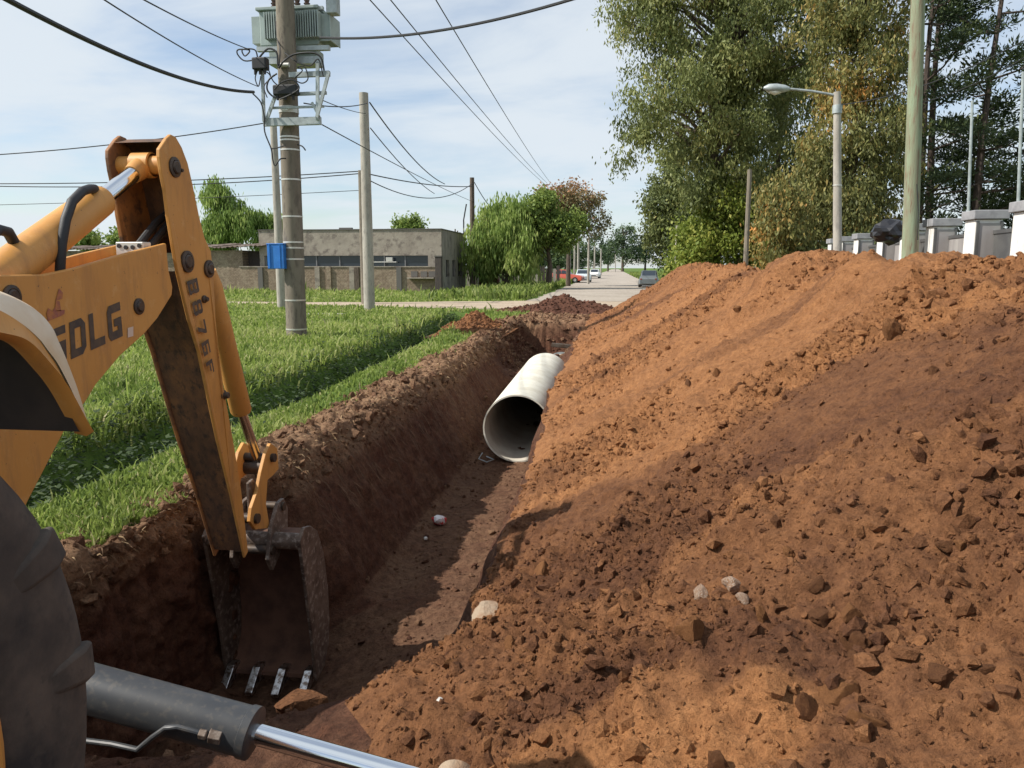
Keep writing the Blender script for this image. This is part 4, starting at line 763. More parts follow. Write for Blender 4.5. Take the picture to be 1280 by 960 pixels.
for S_ in (T_, R_):
    for (a, b_) in zip(S_[:-1], S_[1:]):
        mb.add([(dtaper(0, a[1], XD - .02), a[0] - ins, a[1]), (dtaper(0, b_[1], XD - .02), b_[0] - ins, b_[1]), (dtaper(0, b_[1], XB - .132), b_[0] - ins, b_[1]), (dtaper(0, a[1], XB - .132), a[0] - ins, a[1])], [(0, 1, 2, 3)])
t0, t1 = YZ([(206, 177), (219, 173)], XD); mb.add([(XD - .02, *t0), (XD - .02, *t1), (XB - .132, *t1), (XB - .132, *t0)], [(0, 1, 2, 3)])
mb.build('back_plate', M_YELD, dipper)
pin('pin', 218, 209, XD, .034, dipper, .014); pin('pin', 234, 327, XD, .038, dipper, .012); pin('pin', 261, 336, XD, .032, dipper, .014); pin('bolt', 255, 374, XD - .004, .014, dipper, .02)
pin('bolt', 279, 494, XD - .02, .02, dipper, .03); pin('bolt', 225.5, 213, XD, .01, dipper, .01, ring=False)
letters('B876F', quadmap([(229, 352), (257, 470), (264, 464), (242, 347)], XD - .0125, .02), .07, dipper, M_DECAL)
mb = MB(); c = AX(214, 206, XD); c.x = XB; mb.lathe([(.048, -.13), (.048, .13)], c, (1, 0, 0), 24); mb.lathe([(.058, -.055), (.066, -.05), (.066, .05), (.058, .055)], c, (1, 0, 0), 24); mb.build('pin_boss', M_YEL, dipper, True)
# --- dipper cylinder on top of the boom
def A0(px, py): return AX(px, py, XB)
cyl = thing_cyl = None
pr_, pb_, pe_ = c.copy(), AX(128, 248, XB + .0), AX(-90, 415, XB)
ax = (pe_ - pb_).normalized()
pb2 = pb_; mb = MB(); mb.tube([pb2, pb2 + ax * .02, pb2 + ax * .03, pb2 + ax * .5, pb2 + ax * .95], [.062, .074, .076, .083, .085], 32); dc = mb.build('dipper_cylinder', M_YEL, bh, True)
mb = MB(); mb.tube([pb2 - ax * -.02, pb2.lerp(pr_, .72)], .040, 28); mb.build('rod', M_CHROME, dc, True)
mb = MB(); mb.tube([pb2.lerp(pr_, .70), pb2.lerp(pr_, .80), pr_], [.045, .052, .055], 20); mb.build('rod_eye', M_YEL, dc, True)
h0 = AX(112, 236, XB + .06)
mb = MB(); mb.tube([AX(118, 236, XB + .02), h0, AX(103, 239, XB + .075), AX(90, 252, XB + .085), AX(82, 275, XB + .085), AX(77, 305, XB + .085), AX(75, 338, XB + .07), AX(74, 360, XB + .05)], [.021] * 8, 14); mb.build('hose', M_RUBBER, dc, True)
mb = MB(); mb.tube([AX(-25, 320, XB + .05), AX(-14, 296, XB + .05), AX(-2, 287, XB + .04), AX(10, 290, XB + .02), AX(18, 304, XB), AX(22, 330, XB)], .022, 12); mb.build('hose', M_RUBBER, dc, True)
# --- bucket cylinder behind the arm
q0 = AX(259, 338, XB); q1 = AX(302, 516, XB); q2 = AX(323, 577, XB)
mb = MB(); mb.tube([q0, q0.lerp(q1, .1), q1 - (q1 - q0) * .02, q1], [.05, .066, .068, .058], 28); bc = mb.build('bucket_cylinder', M_YEL, bh, True)
mb = MB(); mb.tube([q1, q2], .034, 20); mb.build('rod', M_CHROMED, bc, True)
# linkage
mb = MB(); lk = YZ([(331, 566), (337, 554), (345, 560), (347, 586), (340, 594), (333, 600), (331, 630), (336, 660), (318, 662), (311, 652), (313, 635), (320, 615), (325, 590)], XB + .10)
mb.prism(lk, XB + .085, XB + .11); mb.prism(lk, XB - .11, XB - .085); ln = mb.build('link', M_YEL, bh, False, .004)
mb = MB(); mb.tube([(XB - .1, *YZ([(322, 584)], XB)[0]), (XB + .1, *YZ([(322, 584)], XB)[0])], .05, 20); mb.build('link_pin', M_DARKSTEEL, ln, True); mb = MB(); mb.tube([(XB - .1, *YZ([(338, 572)], XB + .1)[0]), (XB + .135, *YZ([(338, 572)], XB + .1)[0])], .03, 16); mb.build('link_pin', M_DARKSTEEL, ln, True); mb = MB(); mb.tube([(XB - .12, *YZ([(318, 648)], XB + .1)[0]), (XB + .13, *YZ([(318, 648)], XB + .1)[0])], .034, 16); mb.build('link_pin', M_DARKSTEEL, ln, True)
mb = MB(); g0 = YZ([(310, 604), (316, 598), (320, 640), (312, 642)], XB + .06); mb.prism(g0, XB + .045, XB + .065); mb.prism(g0, XB - .065, XB - .045); mb.build('guide_link', M_STEEL, ln, False, .004)
# --- bucket
bx0, bx1 = -2.81, -2.115; BT = (4.82, -.235); BL = (4.93, -1.235)
shell = [(4.84, -.20), (4.98, -.17), (5.10, -.25), (5.20, -.45), (5.25, -.72), (5.26, -.98), (5.23, -1.15), (5.14, -1.28), (5.0, -1.325)]
mb = MB(); n_ = len(shell); cyb, czb = 5.1, -.7
inner = [(y_ + (cyb - y_) * .045, z_ + (czb - z_) * .045) for y_, z_ in shell]
vs = [(x_, *p) for x_ in (bx0, bx1) for p in shell] + [(x_, *p) for x_ in (bx0, bx1) for p in inner]
fs = [(i, i + 1, n_ + i + 1, n_ + i) for i in range(n_ - 1)] + [(2 * n_ + i, 3 * n_ + i, 3 * n_ + i + 1, 2 * n_ + i + 1) for i in range(n_ - 1)] + [(0, n_, 3 * n_, 2 * n_), (n_ - 1, 3 * n_ - 1, 4 * n_ - 1, 2 * n_ - 1)]
mb.add(vs, fs); bucket = mb.build('bucket', M_BUCKIN, bh, True, 0, angle=50)
side = [(4.80, -.20), (4.88, -.13), (4.99, -.155), (5.11, -.235), (5.21, -.44), (5.265, -.72), (5.275, -.99), (5.24, -1.165), (5.15, -1.295), (4.99, -1.335), (4.95, -1.0), (4.87, -.55)]
for x_ in (bx0, bx1):
    mb = MB(); mb.prism(side, x_ - .013, x_ + .013); mb.build('side_plate', M_STEEL, bucket, False, .004)
mb = MB(); mb.tube([(bx0, 4.86, -.225), (bx1, 4.86, -.225)], .058, 24); mb.build('torque_tube', M_STEEL, bucket, True)
for x_ in (XB + .13, XB - .13):
    ear = [(4.74, -.32), (4.80, -.12), (4.93, .02), (5.02, .03), (5.08, -.06), (5.06, -.2), (4.9, -.36), (4.8, -.42)]
    mb = MB(); mb.prism(ear, x_ - .014, x_ + .014); mb.build('ear', M_STEEL, bucket, False, .004)
mb = MB(); mb.tube([(XB - .16, 4.79, -.27), (XB + .16, 4.79, -.27)], .032, 16); mb.build('pin', M_DARKSTEEL, bucket, True)
mb = MB(); mb.tube([(XB - .16, 4.99, -.02), (XB + .16, 4.99, -.02)], .03, 16); mb.build('pin', M_DARKSTEEL, bucket, True)
for k in range(4):
    x_ = bx0 + .05 + k * (bx1 - bx0 - .10) / 3; mb = MB()
    mb.prism([(5.07, -1.255), (4.98, -1.25), (4.835, -1.372), (4.84, -1.40), (4.98, -1.36), (5.07, -1.345)], x_ - .028, x_ + .028); mb.build('tooth', M_TOOTH, bucket, False, .004)
# --- rear wheel
wc = Vector((-1.15, .70, .745)); RT = .82; TW = .46
def ring(prof, c, n=72):
    mb = MB(); mb.lathe(prof, c, (1, 0, 0), n); return mb
wheel = ring([(.495, -TW + .03), (.58, -TW), (.68, -TW - .005), (RT - .06, -TW + .01), (RT - .03, -TW + .03), (RT - .022, -TW + .07), (RT - .022, -.07), (RT - .03, -.03), (RT - .06, -.008), (.72, .003), (.69, .004), (.62, .002), (.54, -.008), (.495, -.035)], wc).build('wheel', M_TYRE, bh, True)
mbl = []
for k in range(16):
    for sgn in (-1, 1):
        th = 2 * math.pi * (k + (.5 if sgn > 0 else 0)) / 16; mb = MB(); vs = []; hw = TW / 2
        #        x from mid, base radius, lift in r, lift in x, half width, skew
        path = [(.01, RT - .035, .035, 0, .040, 0), (.09, RT - .035, .035, 0, .046, .09), (.17, RT - .036, .034, 0, .052, .18), (hw - .03, RT - .05, .034, .016, .054, .23), (hw - .008, RT - .09, .016, .022, .052, .25), (hw - .004, RT - .14, .004, .014, .044, .26), (hw - .006, RT - .19, 0, .004, .034, .265)]
        for (xm, rb, lr, lx, wd, sk) in path:
            for (dx, dr, dt) in ((-.012, -.012, -wd * 1.15), (lx, lr, -wd * .8), (lx, lr, wd * .8), (-.012, -.012, wd * 1.15)):
                a_ = th + sk + dt / RT; rr = rb + dr; vs.append((wc.x - hw + sgn * (xm + dx), wc.y + rr * math.cos(a_), wc.z + rr * math.sin(a_)))
        n_ = len(path); fs = [(4 * j + i, 4 * j + (i + 1) % 4, 4 * j + 4 + (i + 1) % 4, 4 * j + 4 + i) for j in range(n_ - 1) for i in range(4)] + [(0, 3, 2, 1), tuple(range(4 * n_ - 4, 4 * n_))]
        mb.add(vs, fs); mb.build('lug', M_TYRE, wheel, True, .007, angle=40)
rim = ring([(.44, -.10), (.50, -.03), (.518, .0), (.506, .006), (.49, -.004), (.46, -.05), (.34, -.12), (.12, -.12), (.11, -.07), (.001, -.07)], wc).build('rim', M_YEL, wheel, True)
# --- fender over the wheel
XF = -1.13
def dense(pts, k=5):
    P_ = [Vector((*p, 0)) for p in pts]; out = []
    for i in range(len(P_) - 1):
        p0, p1, p2, p3 = P_[max(i - 1, 0)], P_[i], P_[i + 1], P_[min(i + 2, len(P_) - 1)]
        for j in range(k): t = j / k; q = .5 * ((2 * p1) + (p2 - p0) * t + (2 * p0 - 5 * p1 + 4 * p2 - p3) * t * t + (3 * p1 - p0 - 3 * p2 + p3) * t ** 3); out.append((q.x, q.y))
    return out + [tuple(pts[-1])]
sh = [.02 + .98 * (1 - max(0, (i / 5 - 4) / 5)) for i in range(46)]
outer = [YZ([p_], XF - .09 * k_)[0] for p_, k_ in zip(dense([(-150, 362), (-90, 352), (-45, 352), (0, 364), (39, 383), (59, 403), (69, 421), (81, 447), (97, 487), (112, 536)]), sh)]; inner_ = YZ(dense([(-150, 430), (-90, 412), (-45, 408), (0, 414), (31, 425), (62, 458), (76, 476), (87, 494), (102, 522), (111, 537)]), XF)
mid = YZ(dense([(-150, 385), (-90, 374), (-45, 374), (0, 386), (31, 404), (52, 423), (62, 437), (75, 456), (93, 493), (111.5, 536.5)]), XF)
mb = MB(); n_ = len(outer)
def rows(mb, rws):
    n_ = len(rws[0]); b0 = len(mb.v)
    for rw in rws: mb.v += [tuple(p) for p in rw]
    for j in range(len(rws) - 1): mb.f += [(b0 + j * n_ + i, b0 + j * n_ + i + 1, b0 + (j + 1) * n_ + i + 1, b0 + (j + 1) * n_ + i) for i in range(n_ - 1)]
m1 = [((a[0] * .7 + b_[0] * .3), (a[1] * .7 + b_[1] * .3)) for a, b_ in zip(outer, mid)]
rows(mb, [[(-1.60, *p) for p in outer], [(XF - .09 * k, *p) for p, k in zip(outer, sh)], [(XF - .045 * k, *p) for p, k in zip(m1, sh)], [(XF - .008 * k, *p) for p, k in zip(mid, sh)]])
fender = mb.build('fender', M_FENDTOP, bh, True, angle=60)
mb = MB(); rows(mb, [[(XF - .008, *p) for p in mid], [(XF + .004, *p) for p in inner_], [(XF + .012, p[0], p[1] - .004) for p in inner_], [(XF - .004, p[0] - .004, p[1] - .014) for p in inner_], [(XF - .03, p[0] - .005, p[1] - .008) for p in inner_]]); mb.build('skirt', M_YEL, fender, True, angle=60)
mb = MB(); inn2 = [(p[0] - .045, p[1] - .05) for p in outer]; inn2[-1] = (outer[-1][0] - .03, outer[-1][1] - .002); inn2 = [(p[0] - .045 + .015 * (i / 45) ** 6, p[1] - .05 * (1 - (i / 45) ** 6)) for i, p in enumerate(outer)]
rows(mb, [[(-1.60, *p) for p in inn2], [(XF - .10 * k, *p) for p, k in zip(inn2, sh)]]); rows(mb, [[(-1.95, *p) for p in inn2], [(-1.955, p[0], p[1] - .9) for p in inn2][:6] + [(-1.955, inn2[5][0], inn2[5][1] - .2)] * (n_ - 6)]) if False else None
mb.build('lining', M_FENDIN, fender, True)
# --- stabiliser cylinder
s0 = AY(60, 846, 1.98); s1 = AY(319, 917, 1.98); s2 = AY(566, 986, 1.99); ax = (s1 - s0).normalized()
mb = MB(); mb.tube([s0, s1 - ax * .03, s1 - ax * .028, s1 - ax * .004, s1], [.072, .072, .076, .076, .066], 40); st = mb.build('stabiliser_cylinder', M_CYLGREY, bh, True)
mb = MB(); mb.tube([s1 - ax * .02, s2], .031, 32); mb.build('rod', M_CHROME, st, True)
f0 = AY(268, 918, 1.93); f1 = AY(250, 918, 1.91)
mb = MB(); mb.tube([AY(55, 915, 1.93), AY(100, 925, 1.92), AY(140, 930, 1.91), AY(172, 937, 1.90), AY(190, 922, 1.90), AY(207, 910, 1.90), AY(222, 909, 1.90), AY(252, 917, 1.91)], .0085, 10); mb.build('feed_pipe', M_CYLGREY, st, True)
mb = MB(); mb.tube([AY(250, 916.5, 1.91), AY(259, 918.5, 1.91)], .016, 6); mb.tube([AY(262, 919, 1.91), AY(277, 922, 1.915)], .021, 6); mb.tube([AY(269, 910, 1.94), AY(270, 916, 1.92)], .02, 12); mb.build('fitting', M_STEEL, st, False, .002)
mb = MB(); e = AY(567, 985, 1.99); mb.lathe([(.034, -.05), (.055, -.05), (.06, -.045), (.06, .045), (.055, .05), (.034, .05), (.034, -.05)], e, (0, 1, .12), 28); mb.build('rod_eye', M_CRUST, st, True)
# stabiliser foot and the part of the frame behind the wheel
mb = MB(); mb.prism([(1.80, .02), (2.18, .02), (2.18, .06), (2.06, .08), (2.02, e.z - .02), (1.94, e.z - .02), (1.90, .08), (1.80, .06)], e.x - .02, e.x + .14); mb.build('stabiliser_foot', M_CYLGREY, bh, False, .005)
mb = MB(); mb.bb(-3.3, -1.8, 1.45, 1.75, .30, .62); mb.bb(-2.85, -2.05, -.6, 1.449, .45, .95); mb.build('rear_frame', M_YELD, bh, False, .01)
mb = MB(); mb.prism([(1.76, .30), (2.3, .34), (2.42, .5), (2.35, .8), (1.76, .95)], XB - .17, XB + .17); mb.build('swing_post', M_YEL, bh, False, .01)

# ================================================================== POLES
def pole(name, label, base, top, r0, r1, mat, cat='utility pole', group=None, n=16):
    base = Vector(base); top = Vector(top); root = thing(name, label, cat, base, group)
    mb = MB(); mb.tube([base + (top - base) * t - Vector((0, 0, .3 if t == 0 else 0)) for t in (0, .25, .5, .75, 1)], [r0 + (r1 - r0) * t for t in (0, .25, .5, .75, 1)], n)
    mb.build('shaft', mat, root, True); return root
TYY = 17.7
tb = AY(371, 421, TYY); tb.z = 0; tt = AY(354, -60, TYY)
tp = pole('utility_pole', 'thick concrete pole carrying the grey transformer', tb, tt, .245, .20, M_POLE, n=24)
def onpole(py): t_ = AY(362, py, TYY).z / tt.z; return tb.lerp(tt, t_), .245 + (.20 - .245) * t_
for py in (172, 176, 188, 225, 271, 303, 310, 324, 375, 411):
    c, r = onpole(py); mb = MB(); mb.lathe([(r + .001, -.018), (r + .006, -.018), (r + .006, .018), (r + .001, .018)], c, (0, 0, 1), 24); mb.build('band', M_BAND, tp, True)
c, r = onpole(138); mb = MB(); mb.lathe([(r + .002, -.07), (r + .012, -.07), (r + .012, .07), (r + .002, .07)], c, (0, 0, 1), 24); mb.box((c.x + .02, c.y - r - .02, c.z), (.16, .05, .10)); mb.build('clamp', M_BAND, tp)
c, r = onpole(85); mb = MB(); mb.tube([(c.x - .1, c.y - r - .05, c.z), (c.x + .16, c.y - r - .05, c.z)], .05, 12); mb.build('insulator', M_BAND, tp, True)
# support frame
def bar(mb, a, b_, w, d, y): p, q = AY(*a, y), AY(*b_, y); m = (p + q) / 2; v = q - p; rot = v.to_track_quat('X', 'Z').to_matrix(); mb.box(m, (v.length, d, w), rot)
fr = thing('support_frame', 'grey steel bracket frame clamped under the transformer', 'frame', AY(363, 153, TYY))
def part_bar(name, a, b_, w, d, y): mb = MB(); bar(mb, a, b_, w, d, y); mb.build(name, M_GALV, fr)
part_bar('beam', (330, 153), (401, 151), .17, .10, TYY - .32); part_bar('beam', (330, 153), (401, 151), .17, .10, TYY + .34)
part_bar('cross_bar', (362, 94), (412, 92), .11, .10, TYY - .30); part_bar('cross_bar', (362, 118), (408, 116), .07, .07, TYY - .28); part_bar('cross_bar', (340, 135), (405, 133), .05, .05, TYY - .27)
part_bar('upright', (330, 152), (328, 88), .06, .06, TYY - .38); part_bar('upright', (397, 150), (397, 78), .07, .06, TYY - .37); part_bar('upright', (397, 150), (397, 78), .07, .06, TYY + .36)
part_bar('brace', (334, 148), (347, 112), .07, .05, TYY - .36); part_bar('brace', (396, 147), (411, 90), .07, .05, TYY - .42); part_bar('brace', (399, 146), (390, 128), .05, .05, TYY - .36)
part_bar('shelf_beam', (322, 62), (412, 60), .10, .12, TYY + .25); part_bar('shelf_beam', (322, 62), (412, 60), .10, .12, TYY + 1.05); part_bar('shelf_beam', (330, 76), (402, 75), .16, .08, TYY + .28)
# transformer
tf = thing('transformer', 'grey finned distribution transformer behind the concrete pole top', 'transformer', AY(368, 58, TYY + .7))
a = AY(331, 62, TYY + .7); b_ = AY(402, 15, TYY + .7)
mb = MB(); mb.bb(a.x, b_.x, TYY + .45, TYY + 1.05, a.z, b_.z); tank = mb.build('tank', M_XFMR, tf, False, .03)
mb = MB(); mb.bb(a.x - .05, b_.x + .03, TYY + .38, TYY + 1.12, b_.z + .002, b_.z + .07); mb.build('lid', M_XFMR, tf, False, .01)
a2 = AY(366, 82, TYY + .6); b2 = AY(398, 62, TYY + .6); mb = MB(); mb.bb(a2.x - .55, b2.x, TYY + .5, TYY + .95, a2.z, b2.z); mb.build('tank_base', M_XFMR, tf, False, .03)
zl, zh = AY(350, 50, TYY + .4).z, AY(350, 17, TYY + .4).z
for k in range(23):
    x_ = AY(334 + k * 3.0, 30, TYY + .4).x; mb = MB(); mb.bb(x_ - .012, x_ + .012, TYY + .24, TYY + .46, zl, zh); mb.build('fin', M_XFMR, tf)
for k in range(8):
    y_ = TYY + .48 + k * .075
    for (x0, x1) in ((AY(320, 30, TYY + .7).x, a.x), (b_.x, AY(417, 30, TYY + .7).x)):
        mb = MB(); mb.bb(x0, x1, y_ - .012, y_ + .012, zl - .04, zh - .02); mb.build('fin', M_XFMR, tf)
for x0, x1 in ((b_.x + .30, AY(417, 30, TYY + .7).x + .02),): mb = MB(); mb.bb(x0 - .02, x1, TYY + .42, TYY + 1.08, zl - .05, zh - .03); mb.build('end_radiator', M_XFMR, tf, False, .01)
for px in (343, 372, 384):
    p = AY(px, 13, TYY + .7); mb = MB(); mb.lathe([(.001, 0), (.07, 0), (.05, .05), (.08, .08), (.05, .11), (.08, .15), (.045, .18), (.07, .22), (.03, .27), (.001, .30)], p, (0, 0, 1), 14); mb.build('bushing', M_PORC, tf, True)
p = AY(399, 10, TYY + .5); mb = MB(); mb.bb(p.x - .35, p.x + .1, p.y - .05, p.y + .05, p.z - .05, p.z + .03); mb.build('bracket', M_GALV, tf)
p = AY(416, 6, TYY + .5); mb = MB(); mb.bb(p.x - .12, p.x + .13, p.y - .14, p.y + .14, p.z - .22, p.z + .28); mb.build('arrester_box', M_GALV, tf, False, .02)
# fuse boxes and cable loops
for (x0, y0, x1, y1, lab) in [(317, 72, 334, 88, 'black cable junction left of the concrete pole under the transformer'), (343, 106, 372, 120, 'black fuse box strapped to the concrete pole')]:
    a, b_ = AY(x0, y1, TYY - .42), AY(x1, y0, TYY - .42); q = thing('fuse_box', lab, 'fuse box', ((a.x + b_.x) / 2, TYY - .42, a.z)); mb = MB(); mb.bb(a.x, b_.x, TYY - .52, TYY - .30, a.z, b_.z); mb.build('housing', M_BLACK, q, False, .03)
    for k in range(3): xx = a.x + (k + .5) * (b_.x - a.x) / 3; mb = MB(); mb.tube([(xx, TYY - .46, a.z), (xx, TYY - .46, a.z - .10)], .03, 8); mb.build('gland', M_BLACK, q, True)
def loop(label, pts, r=.016):
    mb = MB(); P3 = [AY(a, b_, y) for a, b_, y in pts]; Q = []
    for i in range(len(P3) - 1):
        p0, p1, p2, p3 = P3[max(i - 1, 0)], P3[i], P3[i + 1], P3[min(i + 2, len(P3) - 1)]
        for t in (0, .2, .4, .6, .8): Q.append(.5 * ((2 * p1) + (p2 - p0) * t + (2 * p0 - 5 * p1 + 4 * p2 - p3) * t * t + (3 * p1 - p0 - 3 * p2 + p3) * t ** 3))
    Q.append(P3[-1]); mb.tube(Q, r, 7); return tag(mb.build('cable', M_BLACK, None, True), label, 'cable', 'black cables about the transformer')
y0 = TYY - .45
loop('cable looping out left of the transformer in three turns', [(322, 74, y0), (306, 76, y0), (297, 68, y0), (298, 62, y0), (312, 63, y0), (306, 70, y0), (303, 62, y0), (318, 62, y0), (322, 72, y0)])
loop('cable arching from the junction across the front of the pole', [(324, 72, y0), (335, 61, y0), (346, 66, y0), (348, 84, y0), (355, 76, y0 - .1), (368, 68, y0), (390, 66, y0), (401, 72, y0), (405, 88, y0)], .022)
loop('wide cable loop beside the fuse box', [(346, 92, y0), (336, 100, y0), (334, 112, y0), (342, 121, y0), (352, 122, y0)], .02)
loop('drop cable running down from the thick wire to the pole', [(316, 117, y0), (326, 128, y0), (330, 145, y0), (331, 165, y0), (339, 186, y0), (341, 200, y0), (344, 207, y0), (350, 199, y0), (357, 198, TYY - .25)])
loop('short cable hooked round the pole below the frame', [(339, 186, y0), (346, 185, y0), (356, 182, y0)], .014)
loop('small cable tail sticking out right of the pole', [(372, 181, TYY - .2), (378, 183, TYY - .25), (382, 188, TYY - .25)], .016)
loop('thin cable between junction and fuse box', [(328, 88, y0), (336, 92, y0), (342, 102, y0), (349, 108, y0)], .014); loop('second cable hanging from the junction', [(322, 88, y0), (319, 98, y0), (323, 108, y0), (326, 95, y0)], .013)
loop('cable rising beside the pole to the bushings', [(349, 86, y0), (350, 60, y0 + .1), (347, 50, y0 + .3), (344, 20, TYY + .35)], .014); loop('cable tangle right of the pole', [(368, 98, y0), (378, 88, y0), (372, 84, y0), (381, 84, y0), (385, 98, y0), (378, 104, y0), (368, 100, y0)], .014)
loop('cable sagging under the transformer to the cross bar', [(356, 66, y0 + .1), (372, 78, y0), (388, 82, y0), (398, 74, y0), (404, 96, y0)], .015); loop('cable wrapped twice round the fuse box', [(343, 112, y0 - .1), (352, 103, y0 - .12), (366, 100, y0 - .1), (374, 110, y0 - .08), (364, 118, y0 - .12), (350, 124, y0 - .1)], .016); loop('thin cable tail hanging left below the junction', [(334, 84, y0), (338, 96, y0), (330, 108, y0), (334, 122, y0)], .012)
# blue meter box
a, b_ = AY(338, 336, TYY - .22), AY(357, 306, TYY - .22); q = thing('meter_box', 'bright blue plastic meter box fixed to the concrete pole', 'meter box', (a.x, TYY - .3, a.z))
mb = MB(); mb.bb(a.x, b_.x, TYY - .36, TYY - .14, a.z, b_.z); mb.build('housing', M_BLUE, q, False, .012)
mb = MB(); mb.bb(a.x + .05, a.x + .075, TYY - .385, TYY - .361, a.z + .03, b_.z + .02); mb.bb(b_.x - .10, b_.x - .08, TYY - .375, TYY - .361, a.z + .01, b_.z); mb.build('rib', M_BLUE, q)
mb = MB(); mb.bb(a.x - .01, b_.x + .01, TYY - .37, TYY - .13, b_.z + .001, b_.z + .03); mb.build('lid', M_BLUE, q, False, .008)
# other poles
def gpole(name, label, bpx, Y, top_py, r0, r1, mat, top_px=None, **k):
    b_ = AZ(*bpx) if Y is None else AY(*bpx, Y); b_.z = 0; t_ = AY(top_px if top_px is not None else bpx[0], top_py, b_.y)
    return pole(name, label, b_, (t_.x if top_px is not None else b_.x, b_.y, t_.z), r0, r1, mat, **k)
gpole('utility_pole', 'slim pale pole right behind the transformer pole', (352, 386), None, 150, .17, .13, M_POLE2)
gpole('utility_pole', 'tall round grey concrete pole in the middle of the grass', (462, 388), None, 116, .22, .17, M_POLE2)
gpole('utility_pole', 'darker shorter pole touching the tall grey concrete pole', (456, 380), None, 213, .16, .13, M_POLE)
gpole('utility_pole', 'weathered wooden pole at the corner of the grey house', (591, 362), 58.4, 222, .21, .17, M_BARK)
for i, (px, Y, py, r, lab) in enumerate([(712, 88, 300, .13, 'first thin pole left of the far road, nearest the vivid green tree'), (718, 96, 296, .13, 'second thin pole left of the far road'), (722.5, 104, 290, .16, 'dark third pole left of the far road'), (735.5, 78, 296, .13, 'tallest bright thin pole behind the white parked car'),
                                         (743, 150, 308, .16, 'thin pole left of the far road beyond the parked cars'), (751, 175, 311, .18, 'farthest thin pole left of the far road'), (769, 300, 318, .22, 'pale post at the far end of the road')]):
    gpole('utility_pole', lab, (px, 340), Y, py, r, r * .8, M_POLE2, group='poles along the far road', n=8)
lp = AX(1053, 318, 5.8); lb = Vector((5.8, lp.y, 0)); lt = AY(1046.5, 115, lp.y)
lamp = pole('street_lamp', 'concrete street lamp with its arm pointing left over the heap', lb, lt, .12, .09, M_POLE2, 'street lamp')
p0 = AY(1044, 119, lp.y); p1 = AY(985, 111, lp.y); p2 = AY(956, 110, lp.y)
mb = MB(); mb.tube([p0, p0.lerp(p1, .5) + Vector((0, 0, .02)), p1], .032, 10); mb.build('arm', M_GALV, lamp, True)
mb = MB(); d = (p2 - p1); mb.tube([p1 - d * .05, p1 + d * .15, p1 + d * .5, p1 + d * .85, p2 + d * .05], [.05, .09, .115, .10, .03], 14); lh = mb.build('luminaire', M_GALV, lamp, True)
mb = MB(); mb.tube([p1 + d * .3 - Vector((0, 0, .06)), p1 + d * .55 - Vector((0, 0, .085)), p1 + d * .9 - Vector((0, 0, .05))], [.05, .085, .04], 12); mb.build('lens', M_WHITEP, lh, True)
c = lb.lerp(lt, .93); mb = MB(); mb.lathe([(.09, -.1), (.115, -.1), (.115, .1), (.09, .1)], c, (0, 0, 1), 16); mb.build('collar', M_GALV, lamp, True)
c = lb.lerp(lt, .62); mb = MB(); mb.lathe([(.09, -.015), (.112, -.015), (.112, .015), (.09, .015)], c, (0, 0, 1), 16); mb.build('band', M_BAND, lamp, True)
w1_, w0_ = AY(1147.5, 0, 16.3), AY(1137.5, 318, 16.3); dz = (w1_ - w0_); wb = w0_ - dz * (w0_.z / dz.z); wt = w0_ + dz * 1.35
wp = pole('wooden_pole', 'thick green treated wooden pole in front of the white fence', wb, wt, .165, .115, M_WOODP, n=20)
mb = MB(); mb.tube([AY(1146, 230, 16.1), AY(1148, 262, 16.1), AY(1147, 300, 16.1)], .008, 6); mb.build('earth_wire', M_BLACK, wp)
gpole('post', 'thin grey post rising behind the white fence', (1214, 300), 28, 126, .055, .045, M_GALV, top_px=1215.5, cat='post', n=8)
gpole('post', 'thin grey post at the right edge of the view', (1277, 300), 26, 90, .055, .045, M_GALV, top_px=1279, cat='post', n=8)
gpole('post', 'short pale post before the yellow green tree', (845, 340), 46, 282, .11, .09, M_POLE2, cat='post', n=8)
gpole('utility_pole', 'pale pole half hidden in the rusty eucalyptus', (932, 330), 31, 212, .10, .085, M_POLE, n=8)

# ================================================================== WIRES
def wire(label, a, b_, sag, r, via=None):
    p, q = AY(*a), AY(*b_); n_ = 26; pts = [p.lerp(q, i / n_) - Vector((0, 0, 4 * sag * (i / n_) * (1 - i / n_))) for i in range(n_ + 1)]
    mb = MB(); mb.tube(pts, r, 6); return tag(mb.build('overhead_wire', M_BLACK, None, True), label, 'wire', 'overhead wires')
wire('thickest black cable sloping from upper left to the transformer', (317, 115, TYY - .4), (-30, -22, 7.5), .25, .034)
wire('upper thin wire from the top left corner to the transformer', (312, 62, TYY - .3), (140, -22, 9), .05, .011)
wire('lower thin wire from the top left corner to the transformer', (322, 108, TYY - .3), (100, -20, 8.5), .08, .010)
wire('wire running level left from the transformer frame', (330, 154, TYY - .3), (-90, 198, 16.5), .12, .012)
wire('twin wire running left behind the backhoe, upper', (449, 214, 34.4), (-90, 229, 33), .2, .022)
wire('twin wire running left behind the backhoe, lower', (449, 217, 34.4), (-90, 230, 33), .32, .022)
wire('faint wire low over the shed', (448, 238, 46), (-90, 258, 46), .12, .018)
wire('thick black cable from the transformer to the top of the view', (400, 47, TYY - .35), (780, -22, 12.5), .26, .026)
wire('left of three high wires crossing the sky', (440, -25, 21), (682, 231, 100), .3, .017)
wire('middle of three high wires crossing the sky', (468, -25, 21), (684, 229, 100), .3, .017)
wire('right of three high wires crossing the sky', (530, -25, 21), (690, 231, 100), .3, .017)
wire('wire joining the transformer pole to the tall grey pole, upper', (380, 129, TYY - .2), (459, 129, 29), .10, .016)
wire('wire joining the transformer pole to the tall grey pole, lower', (400, 124, TYY - .2), (457, 142, 29), .05, .012)
wire('drop wire from the tall grey pole to the house cable', (462, 128, 29.1), (556, 230, 52), .45, .026)
